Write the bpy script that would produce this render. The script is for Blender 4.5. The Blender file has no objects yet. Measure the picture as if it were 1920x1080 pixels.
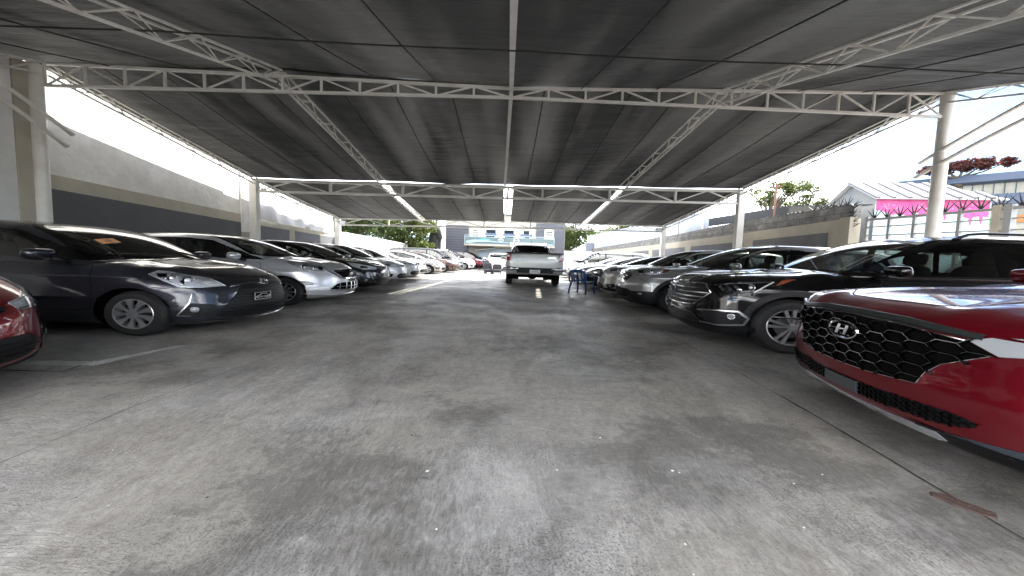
import bpy, bmesh, math, random
import numpy as np
from math import radians, sin, cos, pi, sqrt
from mathutils import Vector, Matrix
from mathutils.geometry import delaunay_2d_cdt
SC = bpy.context.scene
COL = SC.collection
random.seed(7); RNG = np.random.RandomState(7)
VS = 0.75     # the place is low and wide: heights below are written before this factor

# ------------------------------------------------------------------ camera, sky, sun, exposure
cd = bpy.data.cameras.new('camera'); cam = bpy.data.objects.new('camera', cd); COL.objects.link(cam); SC.camera = cam
cd.sensor_fit = 'HORIZONTAL'; cd.sensor_width = 36; cd.lens = 707/1920*36; cd.clip_end = 3000; cd.clip_start = .05
cam.matrix_world = Matrix.Translation((0, 0, .885)) @ (Matrix.Rotation(radians(-1.0), 4, 'Z') @ Matrix.Rotation(radians(90-4.5), 4, 'X') @ Matrix.Rotation(radians(1.8), 4, 'Z'))
SUN = Vector((.64, .68, 1.0*VS)).normalized()
w = bpy.data.worlds.new('World'); SC.world = w; w.use_nodes = True
nt = w.node_tree; bg = nt.nodes['Background']
sky = nt.nodes.new('ShaderNodeTexSky'); sky.sky_type = 'NISHITA'; sky.sun_disc = False
sky.sun_elevation = math.asin(SUN.z); sky.sun_rotation = math.atan2(SUN.x, SUN.y)
sky.air_density = 0.6; sky.dust_density = 0.0; sky.ozone_density = 1.0
# broken cloud over the blue
tc = nt.nodes.new('ShaderNodeTexCoord'); mp = nt.nodes.new('ShaderNodeMapping'); mp.inputs['Scale'].default_value = (1, 1, 2.6); mp.inputs['Location'].default_value = (1.7, .9, .31)
cn = nt.nodes.new('ShaderNodeTexNoise'); cn.inputs['Scale'].default_value = 2.3; cn.inputs['Detail'].default_value = 9; cn.inputs['Roughness'].default_value = .58
cr = nt.nodes.new('ShaderNodeValToRGB'); cr.color_ramp.elements[0].position = .46; cr.color_ramp.elements[1].position = .69
mx = nt.nodes.new('ShaderNodeMixRGB'); mx.inputs[2].default_value = (42, 41, 39.6, 1)
nt.links.new(tc.outputs['Generated'], mp.inputs[0]); nt.links.new(mp.outputs[0], cn.inputs['Vector']); nt.links.new(cn.outputs['Fac'], cr.inputs[0])
nt.links.new(cr.outputs[0], mx.inputs[0]); nt.links.new(sky.outputs[0], mx.inputs[1]); nt.links.new(mx.outputs[0], bg.inputs[0])
bg.inputs[1].default_value = 0.05
sl = bpy.data.lights.new('sun', 'SUN'); sl.energy = 2.0; sl.angle = radians(.53); sl.color = (1, .95, .86)
so = bpy.data.objects.new('sun', sl); COL.objects.link(so); so.rotation_euler = SUN.to_track_quat('Z', 'Y').to_euler(); so.location = SUN*60
SC.view_settings.view_transform = 'Standard'; SC.view_settings.look = 'None'; SC.view_settings.gamma = 1; SC.view_settings.exposure = 3.1
SC.cycles.max_bounces = 8; SC.cycles.transparent_max_bounces = 16; SC.cycles.sample_clamp_indirect = 6.0

# ------------------------------------------------------------------ materials
def mat(name, col, rough=.5, metal=0., coat=0., noise=None, bump=None, spec=None, emit=None, inner=None, trans=None, alpha=None):
    """noise=(scale, amount, col2)   bump=(scale, strength)"""
    m = bpy.data.materials.new(name); m.use_nodes = True; nt = m.node_tree; b = nt.nodes['Principled BSDF']
    c = tuple(col)+(1,) if len(col) == 3 else col
    b.inputs['Base Color'].default_value = c; b.inputs['Roughness'].default_value = rough; b.inputs['Metallic'].default_value = metal
    b.inputs['Coat Weight'].default_value = coat; b.inputs['Coat Roughness'].default_value = .03
    if spec is not None: b.inputs['Specular IOR Level'].default_value = spec
    t = nt.nodes.new('ShaderNodeTexCoord')
    src = None
    if noise:
        n = nt.nodes.new('ShaderNodeTexNoise'); n.inputs['Scale'].default_value = noise[0]; n.inputs['Detail'].default_value = 8; n.inputs['Roughness'].default_value = .6
        nt.links.new(t.outputs['Object'], n.inputs['Vector'])
        r = nt.nodes.new('ShaderNodeValToRGB'); r.color_ramp.elements[0].position = .35; r.color_ramp.elements[1].position = .68
        r.color_ramp.elements[0].color = c; r.color_ramp.elements[1].color = tuple(noise[1])+(1,)
        nt.links.new(n.outputs['Fac'], r.inputs[0]); nt.links.new(r.outputs[0], b.inputs['Base Color']); src = r.outputs[0]
    if inner:
        g = nt.nodes.new('ShaderNodeNewGeometry'); mx = nt.nodes.new('ShaderNodeMixRGB'); mx.inputs[1].default_value = c; mx.inputs[2].default_value = tuple(inner)+(1,)
        nt.links.new(g.outputs['Backfacing'], mx.inputs[0]); nt.links.new(mx.outputs[0], b.inputs['Base Color'])
        if coat or metal:
            for nm, v in (('Coat Weight', coat), ('Metallic', metal)):
                mm = nt.nodes.new('ShaderNodeMath'); mm.operation = 'MULTIPLY_ADD'; mm.inputs[1].default_value = -v; mm.inputs[2].default_value = v
                nt.links.new(g.outputs['Backfacing'], mm.inputs[0]); nt.links.new(mm.outputs[0], b.inputs[nm])
    if bump:
        n2 = nt.nodes.new('ShaderNodeTexNoise'); n2.inputs['Scale'].default_value = bump[0]; n2.inputs['Detail'].default_value = 6
        nt.links.new(t.outputs['Object'], n2.inputs['Vector'])
        bp = nt.nodes.new('ShaderNodeBump'); bp.inputs['Strength'].default_value = bump[1]; bp.inputs['Distance'].default_value = .02
        nt.links.new(n2.outputs['Fac'], bp.inputs['Height']); nt.links.new(bp.outputs[0], b.inputs['Normal'])
    if emit: b.inputs['Emission Color'].default_value = tuple(emit)+(1,); b.inputs['Emission Strength'].default_value = 1
    return m
def paint(name, col, metal=.5, rough=.34):
    m = mat(name, col, rough, metal, 1.0, inner=(.02, .02, .022))
    nt = m.node_tree; b = nt.nodes['Principled BSDF']
    b.inputs['Specular IOR Level'].default_value = .12
    # fine dust film: roughness wanders a little
    t = nt.nodes.new('ShaderNodeTexCoord'); n = nt.nodes.new('ShaderNodeTexNoise'); n.inputs['Scale'].default_value = 5; n.inputs['Detail'].default_value = 7
    r = nt.nodes.new('ShaderNodeMapRange'); r.inputs['To Min'].default_value = .015; r.inputs['To Max'].default_value = .09
    nt.links.new(t.outputs['Object'], n.inputs['Vector']); nt.links.new(n.outputs['Fac'], r.inputs['Value']); nt.links.new(r.outputs[0], b.inputs['Coat Roughness'])
    return m
def glass(name, tint, refl=.045, rough=0.0):
    m = bpy.data.materials.new(name); m.use_nodes = True; nt = m.node_tree
    for n in list(nt.nodes): nt.nodes.remove(n)
    o = nt.nodes.new('ShaderNodeOutputMaterial'); mx = nt.nodes.new('ShaderNodeMixShader'); tr = nt.nodes.new('ShaderNodeBsdfTransparent'); gl = nt.nodes.new('ShaderNodeBsdfGlossy')
    tr.inputs[0].default_value = tuple(tint)+(1,); gl.inputs['Roughness'].default_value = rough; gl.inputs[0].default_value = (1, 1, 1, 1)
    lw = nt.nodes.new('ShaderNodeFresnel'); lw.inputs[0].default_value = 1.5
    ad = nt.nodes.new('ShaderNodeMath'); ad.operation = 'ADD'; ad.use_clamp = True; ad.inputs[1].default_value = refl
    nt.links.new(lw.outputs[0], ad.inputs[0]); nt.links.new(ad.outputs[0], mx.inputs[0]); nt.links.new(tr.outputs[0], mx.inputs[1]); nt.links.new(gl.outputs[0], mx.inputs[2]); nt.links.new(mx.outputs[0], o.inputs[0])
    return m
M = {}
M['black'] = mat('black_plastic', (.006, .006, .007), .45, bump=(300, .15), spec=.25)
M['gloss'] = mat('piano_black', (.0025, .0025, .003), .08, coat=.3, spec=.2)
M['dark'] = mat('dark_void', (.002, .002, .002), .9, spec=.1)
M['chrome'] = mat('chrome', (.82, .82, .84), .07, 1.)
M['satin'] = mat('satin_metal', (.55, .55, .57), .28, 1.)
M['darkchrome'] = mat('dark_chrome', (.22, .22, .24), .16, 1.)
M['tyre'] = mat('tyre_rubber', (.009, .009, .010), .75, noise=(9, (.018, .017, .016)), bump=(60, .2))
M['rim'] = mat('silver_rim', (.50, .50, .52), .3, .8)
M['rimdark'] = mat('dark_rim', (.10, .10, .11), .35, .8)
M['glass'] = glass('tinted_glass', (.42, .47, .45), .02)
M['wglass'] = glass('windscreen_glass', (.62, .70, .66), .025)
M['dglass'] = glass('privacy_glass', (.07, .07, .08), .02)
M['lens'] = glass('lamp_lens', (.95, .96, .97), .0)
M['amber'] = mat('amber_lens', (.42, .11, .045), .15, coat=1)
M['redlens'] = mat('red_lens', (.45, .012, .015), .1, coat=1)
M['clear'] = mat('clear_reflector', (.78, .80, .84), .14, .35, bump=(55, .5))
M['trim'] = mat('cabin_fabric', (.035, .035, .038), .85, bump=(120, .2))
M['tan'] = mat('tan_fabric', (.32, .29, .25), .85)
M['fog'] = mat('fog_lens', (.30, .31, .33), .12, .5, bump=(70, .6))
M['satinp'] = mat('silver_painted_trim', (.42, .44, .47), .25, .25, coat=.5)
M['hub'] = mat('brake_disc', (.16, .15, .14), .4, .9)
M['plate'] = mat('plate_white', (.7, .7, .68), .4)
M['ink'] = mat('plate_ink', (.02, .02, .05), .5)
M['paperw'] = mat('paper_white', (.75, .74, .70), .6)
M['stick_o'] = mat('sticker_orange', (.75, .36, .16), .6)
M['stick_y'] = mat('sticker_yellow', (.75, .75, .15), .6)
M['stick_p'] = mat('sticker_pale', (.72, .70, .45), .6)

# ------------------------------------------------------------------ basic mesh helpers
def link(o, parent=None):
    COL.objects.link(o)
    if parent is not None: o.parent = parent
    return o
def setp(o, label=None, cat=None, group=None, kind=None):
    if label: o['label'] = label
    if cat: o['category'] = cat
    if group: o['group'] = group
    if kind: o['kind'] = kind
    return o
# survey units -> metres: the boundary and canopy were measured in a frame of scale K
SURVEY = dict(k=None); ORIG = {}
def survey(P):
    k = SURVEY['k']
    if k is None: return P
    P = np.array(P, float); z = P[:, 2].copy(); P[:, 0] *= k; P[:, 1] *= k
    P[:, 2] = np.where(z > .3, 1.18+k*(z-1.5)+.0226*P[:, 1], z); return P
def empty(name, loc, rz=0, label=None, cat=None, group=None):
    o = bpy.data.objects.new(name, None); COL.objects.link(o); ORIG[o.name] = (np.array(loc, float), rz)
    k = SURVEY['k'] or 1; loc = (loc[0]*k, loc[1]*k, loc[2]*k); o.location = (loc[0], loc[1], loc[2]*VS); o.rotation_euler = (0, 0, rz); o.empty_display_size = .2
    return setp(o, label, cat, group)
def mesh(name, V, Fc, mt, parent=None, smooth=True, normals=None, mats=None, fmat=None, sharp=None):
    """V in unsquashed metres"""
    V = np.asarray(V, float).copy()
    if SURVEY['k'] is not None:
        r = parent
        while r is not None and r.parent is not None: r = r.parent
        lo, rz = ORIG.get(r.name, (np.zeros(3), 0)) if r is not None else (np.zeros(3), 0); c_, s_ = cos(rz), sin(rz); Rm = np.array([[c_, -s_, 0], [s_, c_, 0], [0, 0, 1]])
        V = (survey(V@Rm.T+lo)-lo*SURVEY['k'])@Rm
    V[:, 2] *= VS
    me = bpy.data.meshes.new(name); me.from_pydata(V.tolist(), [], [list(f) for f in Fc]); me.update()
    for x in (mats or [mt]): me.materials.append(x)
    if fmat is not None: me.polygons.foreach_set('material_index', np.asarray(fmat, dtype=np.int32))
    if smooth: me.polygons.foreach_set('use_smooth', [True]*len(me.polygons))
    if sharp is not None: me.set_sharp_from_angle(angle=radians(sharp))
    if normals is not None:
        n = np.asarray(normals)/np.array([1, 1, VS]); n /= np.linalg.norm(n, axis=1)[:, None]+1e-12
        me.normals_split_custom_set_from_vertices(n.tolist())
    o = bpy.data.objects.new(name, me); link(o, parent)
    return o
class MB:
    def __init__(s): s.V = []; s.F = []; s.M = []
    def add(s, V, Fc, mi=0):
        b = len(s.V); s.V += [tuple(v) for v in V]; s.F += [[i+b for i in f] for f in Fc]; s.M += [mi]*len(Fc)
    def box(s, c, d, rz=0, mi=0, taper=1., ax=None):
        P = []
        for z in (-.5, .5):
            k = taper if z > 0 else 1
            for x, y in ((-.5, -.5), (.5, -.5), (.5, .5), (-.5, .5)):
                X, Y = x*d[0]*k, y*d[1]*k
                P.append((c[0]+X*cos(rz)-Y*sin(rz), c[1]+X*sin(rz)+Y*cos(rz), c[2]+z*d[2]))
        s.add(P, [(3, 2, 1, 0), (4, 5, 6, 7), (0, 1, 5, 4), (1, 2, 6, 5), (2, 3, 7, 6), (3, 0, 4, 7)], mi)
    def bar(s, a, b, wd=.04, ht=None, mi=0, up=(0, 0, 1)):
        ht = ht or wd; a = np.array(a, float); b = np.array(b, float); d = b-a; L = np.linalg.norm(d)
        if L < 1e-6: return
        d /= L; u = np.array(up, float); sd = np.cross(d, u)
        if np.linalg.norm(sd) < 1e-3: sd = np.cross(d, (1, 0, 0))
        sd /= np.linalg.norm(sd); u = np.cross(sd, d)
        P = [e+sd*x*wd/2+u*y*ht/2 for e in (a, b) for x, y in ((-1, -1), (1, -1), (1, 1), (-1, 1))]
        s.add(P, [(3, 2, 1, 0), (4, 5, 6, 7), (0, 1, 5, 4), (1, 2, 6, 5), (2, 3, 7, 6), (3, 0, 4, 7)], mi)
    def tube(s, pts, r, n=8, mi=0, cap=True):
        pts = [np.array(p, float) for p in pts]; rr = r if hasattr(r, '__len__') else [r]*len(pts)
        prev = None; rings = []
        for i, p in enumerate(pts):
            d = pts[min(i+1, len(pts)-1)]-pts[max(i-1, 0)]; d /= np.linalg.norm(d)+1e-12
            if prev is None:
                a = np.cross(d, (0, 0, 1));
                if np.linalg.norm(a) < .05: a = np.cross(d, (1, 0, 0))
            else: a = prev-d*np.dot(prev, d)
            a /= np.linalg.norm(a)+1e-12; prev = a; b = np.cross(d, a)
            rings.append([p+rr[i]*(cos(2*pi*k/n)*a+sin(2*pi*k/n)*b) for k in range(n)])
        V = [v for r_ in rings for v in r_]; Fc = []
        for i in range(len(pts)-1):
            for k in range(n): Fc.append((i*n+k, i*n+(k+1) % n, (i+1)*n+(k+1) % n, (i+1)*n+k))
        if cap: Fc += [tuple(range(n-1, -1, -1)), tuple((len(pts)-1)*n+k for k in range(n))]
        s.add(V, Fc, mi)
    def lathe(s, prof, c, axis='y', n=48, mi=0, sgn=1):
        V = []; Fc = []
        for (r, h) in prof:
            for k in range(n):
                a = 2*pi*k/n
                if axis == 'y': V.append((c[0]+r*cos(a), c[1]+h*sgn, c[2]+r*sin(a)))
                elif axis == 'z': V.append((c[0]+r*cos(a), c[1]+r*sin(a), c[2]+h))
                else: V.append((c[0]+h*sgn, c[1]+r*cos(a), c[2]+r*sin(a)))
        for i in range(len(prof)-1):
            for k in range(n): Fc.append((i*n+k, i*n+(k+1) % n, (i+1)*n+(k+1) % n, (i+1)*n+k))
        s.add(V, Fc, mi)
    def build(s, name, mats, parent=None, smooth=False, sharp=None):
        if not isinstance(mats, (list, tuple)): mats = [mats]
        o = mesh(name, s.V, s.F, None, parent, smooth or sharp is not None, mats=mats, fmat=s.M, sharp=sharp)
        if sharp is not None or not smooth:
            bm = bmesh.new(); bm.from_mesh(o.data); bmesh.ops.recalc_face_normals(bm, faces=bm.faces[:]); bm.to_mesh(o.data); bm.free()
            if sharp is not None: o.data.set_sharp_from_angle(angle=radians(sharp))
        return o

# ------------------------------------------------------------------ cars: a smooth implicit body sampled by rays, then cut into panels
def pchip(pts, n=600):
    pts = sorted(pts); x = np.array([p[0] for p in pts], float); y = np.array([p[1] for p in pts], float)
    h = np.diff(x); d = np.diff(y)/h; m = np.zeros(len(x))
    for i in range(1, len(x)-1):
        if d[i-1]*d[i] > 0:
            w1 = 2*h[i]+h[i-1]; w2 = h[i]+2*h[i-1]; m[i] = (w1+w2)/(w1/d[i-1]+w2/d[i])
    m[0] = d[0]; m[-1] = d[-1]
    X = np.linspace(x[0], x[-1], n); k = np.clip(np.searchsorted(x, X, side='right')-1, 0, len(x)-2); t = (X-x[k])/h[k]
    Y = (2*t**3-3*t**2+1)*y[k]+(t**3-2*t**2+t)*h[k]*m[k]+(-2*t**3+3*t**2)*y[k+1]+(t**3-t**2)*h[k]*m[k+1]
    f = lambda q: np.interp(q, X, Y); f.d = lambda q: np.interp(q, X, np.gradient(Y, X)); return f
def smax(a, b, k):
    h = np.maximum(k-np.abs(a-b), 0)/k; return np.maximum(a, b)+h*h*k*.25
def smin(a, b, k): return -smax(-a, -b, k)
class Body:
    def __init__(s, P):
        s.P = P; s.T = pchip(P['T']); s.G = pchip(P['G']); s.FP = pchip(P['F']); s.RP = pchip(P['R']); s.WS = pchip(P['S']); s.WX = pchip(P['X'])
        s.GX = pchip(P.get('GX', [(-3, 0), (3, 0)]))
    def f(s, p):
        P = s.P; x, y, z = p[:, 0], p[:, 1], p[:, 2]; ay = np.abs(y); t = ay/P['W']
        w = P['W']-s.WS(z)+s.WX(x)
        for ax in (P['axf'], P['axr']):
            d = np.hypot(x-ax, z-P['R_w']); w = w+P['flare']*np.exp(-((d-P['arch'])/.10)**2)*np.clip((z-.1)/.2, 0, 1)
        for (z0, sl, h, x0, x1) in P.get('crease', []):
            zc = z0+sl*x; q = z-zc; w = w+h*np.exp(-np.abs(q)/.05)*np.clip((x-x0)/.4, 0, 1)*np.clip((x1-x)/.4, 0, 1)
        side = ay-w
        pl = P['pf'][0]*t**P['pf'][1]+P['pf'][2]*t**2
        front = x-(P['xf']+s.FP(z)-pl)
        pr = P['pr'][0]*t**P['pr'][1]
        rear = (P['xr']+s.RP(z)+pr)-x
        hood = s.T(x)-P['crown']*ay**2
        for (y0, h, wd) in P.get('hc', []):
            hood = hood+h*np.exp(-((ay-y0)/wd)**2)*np.clip((x-P['xc']+.1)/.3, 0, 1)
        top = z-hood
        bot = P['zb']+P.get('zbs', 0)*np.clip(np.abs(x)-1.2, 0, 1)-z
        low = smax(side, top, P['k1']); low = smax(low, front, P['k2']); low = smax(low, rear, P['k2']); low = smax(low, bot, .06)
        xe = x+np.where(x > P['xm'], P['kw'], -P['kr'])*ay**2
        gt = (z-(s.G(xe)-P['gc']*ay**2))/np.sqrt(1+s.G.d(xe)**2)
        gs = ay-(P['Wg']-P['tum']*(z-P['zg'])+s.GX(x))
        gr = smax(gs, gt, P['kg']); gr = np.maximum(gr, .5-z)
        gr = np.maximum(gr, rear)
        return smin(low, gr, P.get('kj', .03))
    def grad(s, p, e=.004):
        g = np.empty_like(p)
        for i in range(3):
            d = np.zeros(3); d[i] = e; g[:, i] = s.f(p+d)-s.f(p-d)
        return g/(np.linalg.norm(g, axis=1)[:, None]+1e-12)
    def bis(s, a, b, n=22):
        a = a.copy(); b = b.copy()
        for _ in range(n):
            m = (a+b)/2; ins = s.f(m) < 0; a[ins] = m[ins]; b[~ins] = m[~ins]
        return (a+b)/2
    def march(s, out, inn, k=48):
        """first hit going from out to inn"""
        n = len(out); lo = out.copy(); hi = inn.copy(); done = np.zeros(n, bool)
        for j in range(1, k+1):
            q = out+(inn-out)*j/k; hit = (s.f(q) < 0) & ~done; hi[hit] = q[hit]; lo[hit] = (out+(inn-out)*(j-1)/k)[hit]; done |= hit
            if done.all(): break
        return s.bis(hi, lo)
    def project(s, uv, fr):
        """frame uv -> surface point. frames: side(x,z) sideR, top(x,y), front(y,z), rear(y,z), cyl(u,z)"""
        uv = np.asarray(uv, float); n = len(uv); P = s.P; u, v = uv[:, 0], uv[:, 1]; z0 = np.zeros(n)
        if isinstance(fr, tuple):       # oblique view: azimuth, elevation
            a_, e_ = radians(fr[1]), radians(fr[2]); r = np.array((-sin(a_), cos(a_), 0)); up = np.array((-cos(a_)*sin(e_), -sin(a_)*sin(e_), cos(e_))); d = np.array((cos(a_)*cos(e_), sin(a_)*cos(e_), sin(e_)))
            o = u[:, None]*r+v[:, None]*up; return s.march(o+d*3.2, o+d*0.4)
        if fr == 'side': a = np.c_[u, z0+.05, v]; b = np.c_[u, z0+1.4, v]
        elif fr == 'sideR': a = np.c_[u, z0-.05, v]; b = np.c_[u, z0-1.4, v]
        elif fr == 'top': a = np.c_[u, v, z0+.5]; b = np.c_[u, v, z0+2.4]
        elif fr == 'front': a = np.c_[z0+P['xf']-1.1, u, v]; b = np.c_[z0+P['xf']+.4, u, v]
        elif fr == 'rear': a = np.c_[z0+P['xr']+.9, u, v]; b = np.c_[z0+P['xr']-.4, u, v]
        elif fr == 'cyl':
            xa = P['xf']-1.1; ph = u/1.1; a = np.c_[xa+.1*np.cos(ph), .1*np.sin(ph), v]; b = np.c_[xa+1.6*np.cos(ph), 1.6*np.sin(ph), v]; return s.march(b, a)
        elif fr == 'cylr':
            xa = P['xr']+1.1; ph = u/1.1; a = np.c_[xa-.1*np.cos(ph), .1*np.sin(ph), v]; b = np.c_[xa-1.6*np.cos(ph), 1.6*np.sin(ph), v]
        return s.bis(a, b)
    def uv(s, p, fr):
        if isinstance(fr, tuple):
            a_, e_ = radians(fr[1]), radians(fr[2]); r = np.array((-sin(a_), cos(a_), 0)); up = np.array((-cos(a_)*sin(e_), -sin(a_)*sin(e_), cos(e_))); return np.c_[p@r, p@up]
        if fr in ('side', 'sideR'): return p[:, [0, 2]]
        if fr == 'top': return p[:, [0, 1]]
        if fr in ('front', 'rear'): return p[:, [1, 2]]
        if fr == 'cyl': xa = s.P['xf']-1.1; return np.c_[np.arctan2(p[:, 1], p[:, 0]-xa)*1.1, p[:, 2]]
        if fr == 'cylr': xa = s.P['xr']+1.1; return np.c_[np.arctan2(p[:, 1], xa-p[:, 0])*1.1, p[:, 2]]
def inpoly(p, poly):
    x, y = p[:, 0], p[:, 1]; c = np.zeros(len(p), bool); q = np.asarray(poly)
    for i in range(len(q)):
        x1, y1 = q[i-1]; x2, y2 = q[i]
        with np.errstate(divide='ignore', invalid='ignore'):
            c ^= ((y1 > y) != (y2 > y)) & (x < (x2-x1)*(y-y1)/(y2-y1+1e-15)+x1)
    return c
def nearest(p, poly):
    q = np.asarray(poly, float); best = np.full(len(p), 1e9); out = p.copy()
    for i in range(len(q)):
        a = q[i-1]; d = q[i]-a; L = (d@d)+1e-15; t = np.clip(((p-a)@d)/L, 0, 1); c = a+t[:, None]*d; e = ((p-c)**2).sum(1); m = e < best; best[m] = e[m]; out[m] = c[m]
    return out
def rpoly(pts, r=.04, n=5):
    """rounded polygon"""
    q = [np.array(p[:2], float) for p in pts]; rad = [p[2] if len(p) > 2 else r for p in pts]; out = []
    for i in range(len(q)):
        p = q[i]; a = q[i-1]-p; b = q[(i+1) % len(q)]-p; la, lb = np.linalg.norm(a), np.linalg.norm(b); rr = min(rad[i], la*.48, lb*.48)
        A = p+a/la*rr; B = p+b/lb*rr
        if rad[i] <= 0: out.append(p); continue
        for k in range(n+1):
            t = k/n; out.append((1-t)**2*A+2*t*(1-t)*p+t*t*B)
    return np.array(out)
def circle(c, r, n=40): return np.array([(c[0]+r*cos(2*pi*k/n), c[1]+r*sin(2*pi*k/n)) for k in range(n)])
def body_grid(B, res):
    P = B.P; x0, x1 = P['xr']-.25, P['xf']+.25; L = x1-x0; nx = int(L/res*1.0); H = P['H']
    nz = int(1.45/res); ny = int(.95/res); Wb = P['W']+.25; zt = H+.25
    def inner(p):
        q = p.copy(); q[:, 0] = (p[:, 0]-(x0+x1)/2)*.80+(x0+x1)/2; q[:, 1] *= .22; q[:, 2] = .55+.03*(p[:, 2]-.55)
        return q
    V = []; Q = []; idx = {}
    # surface lattice of half a box y>=0: coordinates (i,j,k)
    X = np.linspace(x0, x1, nx+1); Y = np.linspace(0, Wb, ny+1); Z = np.linspace(-.15, zt, nz+1)
    def vid(i, j, k):
        key = (i, j, k)
        if key not in idx: idx[key] = len(V); V.append((X[i], Y[j], Z[k]))
        return idx[key]
    for i in range(nx):
        for k in range(nz): Q.append((vid(i+1, ny, k), vid(i, ny, k), vid(i, ny, k+1), vid(i+1, ny, k+1)))
        for j in range(ny):
            Q.append((vid(i, j, nz), vid(i+1, j, nz), vid(i+1, j+1, nz), vid(i, j+1, nz)))
            Q.append((vid(i+1, j, 0), vid(i, j, 0), vid(i, j+1, 0), vid(i+1, j+1, 0)))
    for j in range(ny):
        for k in range(nz):
            Q.append((vid(nx, j, k), vid(nx, j+1, k), vid(nx, j+1, k+1), vid(nx, j, k+1)))
            Q.append((vid(0, j+1, k), vid(0, j, k), vid(0, j, k+1), vid(0, j+1, k+1)))
    V = np.array(V); a = inner(V); b = a+(V-a)*1.15; b[:, 1] = np.where(V[:, 1] == 0, 0, b[:, 1]); a[:, 1] = np.where(V[:, 1] == 0, 0, a[:, 1])
    return B.bis(a, b, 24), np.array(Q), V[:, 1] == 0
class Car:
    """cuts: list of (region name, outline, frame, test on normal) applied in order"""
    def __init__(s, P, res=.03):
        s.B = Body(P); s.P = P; s.V, s.Q, s.mid = body_grid(s.B, res); s.reg = np.zeros(len(s.Q), int); s.names = ['body']; s.res = res
    def cut(s, name, outline, fr, only=None, ok=None, snap=True):
        outline = np.asarray(outline, float)
        C = s.V[s.Q].mean(1); uv = s.B.uv(C, fr); N = s.B.grad(C)
        face = {'side': N[:, 1] > .12, 'top': N[:, 2] > .1, 'front': N[:, 0] > .2, 'rear': N[:, 0] < -.2, 'cyl': C[:, 0] > s.P['xf']-1.3, 'cylr': C[:, 0] < s.P['xr']+1.3}[fr]
        if fr in ('cyl', 'cylr'): face &= (np.hypot(N[:, 0], N[:, 1]) > .1)
        m = inpoly(uv, outline) & face
        if only is not None: m &= np.isin(s.reg, [s.names.index(o) for o in only if o in s.names])
        if ok is not None: m &= ok(C)
        if name not in s.names: s.names.append(name)
        r = s.names.index(name)
        if snap:
            inn = np.zeros(len(s.V), bool); inn[s.Q[m].ravel()] = True; out = np.zeros(len(s.V), bool); out[s.Q[(~m)].ravel()] = True
            bd = np.where(inn & out)[0]
            if len(bd):
                p = s.V[bd]; q = nearest(s.B.uv(p, fr), outline); dd = np.linalg.norm(q-s.B.uv(p, fr), axis=1); good = dd < s.res*1.6
                bd = bd[good]; q = q[good]
                if fr in ('top',): q[:, 1] = np.where(s.mid[bd], 0, q[:, 1])
                if fr in ('front', 'rear', 'cyl', 'cylr'): q[:, 0] = np.where(s.mid[bd], 0, q[:, 0])
                np_ = s.B.project(q, fr); ok2 = np.linalg.norm(np_-s.V[bd], axis=1) < s.res*4
                s.V[bd[ok2]] = np_[ok2]
        s.reg[m] = r
    def region_mesh(s, name, obj, mt, parent, both=True, off=0., side=0, mats=None):
        """side 0: whole (mirrored and joined), +1 left, -1 right"""
        ids = [s.names.index(n) for n in (name if isinstance(name, (list, tuple)) else [name]) if n in s.names]; f = s.Q[np.isin(s.reg, ids)]
        rg = s.reg[np.isin(s.reg, ids)]
        if not len(f): return None
        used, inv = np.unique(f, return_inverse=True); f = inv.reshape(f.shape); V = s.V[used]; N = s.B.grad(V); V = V+N*off
        Vm = V*[1, -1, 1]; Nm = N*[1, -1, 1]; fm = f[:, ::-1]
        if side > 0: VV, FF, NN = V, f, N
        elif side < 0: VV, FF, NN = Vm, fm, Nm
        else:
            mid = s.mid[used]; mp = np.where(mid, np.arange(len(V)), 0); cnt = len(V)+np.cumsum(~mid)-1; mp = np.where(mid, np.arange(len(V)), cnt)
            VV = np.r_[V, Vm[~mid]]; NN = np.r_[N, Nm[~mid]]; FF = np.r_[f, mp[fm]]
        fmat = None
        if mats: fm_ = np.array([ids.index(r) for r in rg]); fmat = fm_ if side else np.r_[fm_, fm_]
        return mesh(obj, VV, FF, mt, parent, True, NN, mats=mats, fmat=fmat)
    # surface details -------------------------------------------------
    def patch(s, mb, outline, fr, off=.005, mi=0, step=.05, skirt=.012, mirror=False):
        o = np.asarray(outline, float)
        d = np.linalg.norm(np.roll(o, -1, 0)-o, axis=1); pts = []
        for i in range(len(o)):
            k = max(1, int(math.ceil(d[i]/step)));
            for j in range(k): pts.append(o[i]+(o[(i+1) % len(o)]-o[i])*j/k)
        nb = len(pts); mn, mxx = o.min(0), o.max(0)
        gx, gy = np.meshgrid(np.arange(mn[0]+step/2, mxx[0], step), np.arange(mn[1]+step/2, mxx[1], step)); g = np.c_[gx.ravel(), gy.ravel()]
        if len(g):
            g = g[inpoly(g, o)]
            if len(g): g = g[np.linalg.norm(g-nearest(g, o), axis=1) > step*.35]
        allp = [Vector(p) for p in pts]+[Vector(p) for p in g]
        vo, _, fo, ov, _, _ = delaunay_2d_cdt(allp, [], [list(range(nb))], 1, 1e-6)
        uv = np.array([tuple(v) for v in vo])
        S = s.B.project(uv, fr); N = s.B.grad(S); V = S+N*off
        # orientation
        F_ = [list(f) for f in fo]
        if F_:
            a, b, c = V[F_[0][0]], V[F_[0][1]], V[F_[0][2]]
            if np.dot(np.cross(b-a, c-a), N[F_[0][0]]) < 0: F_ = [f[::-1] for f in F_]
        Vs = [V]; Fs = [F_]
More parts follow.
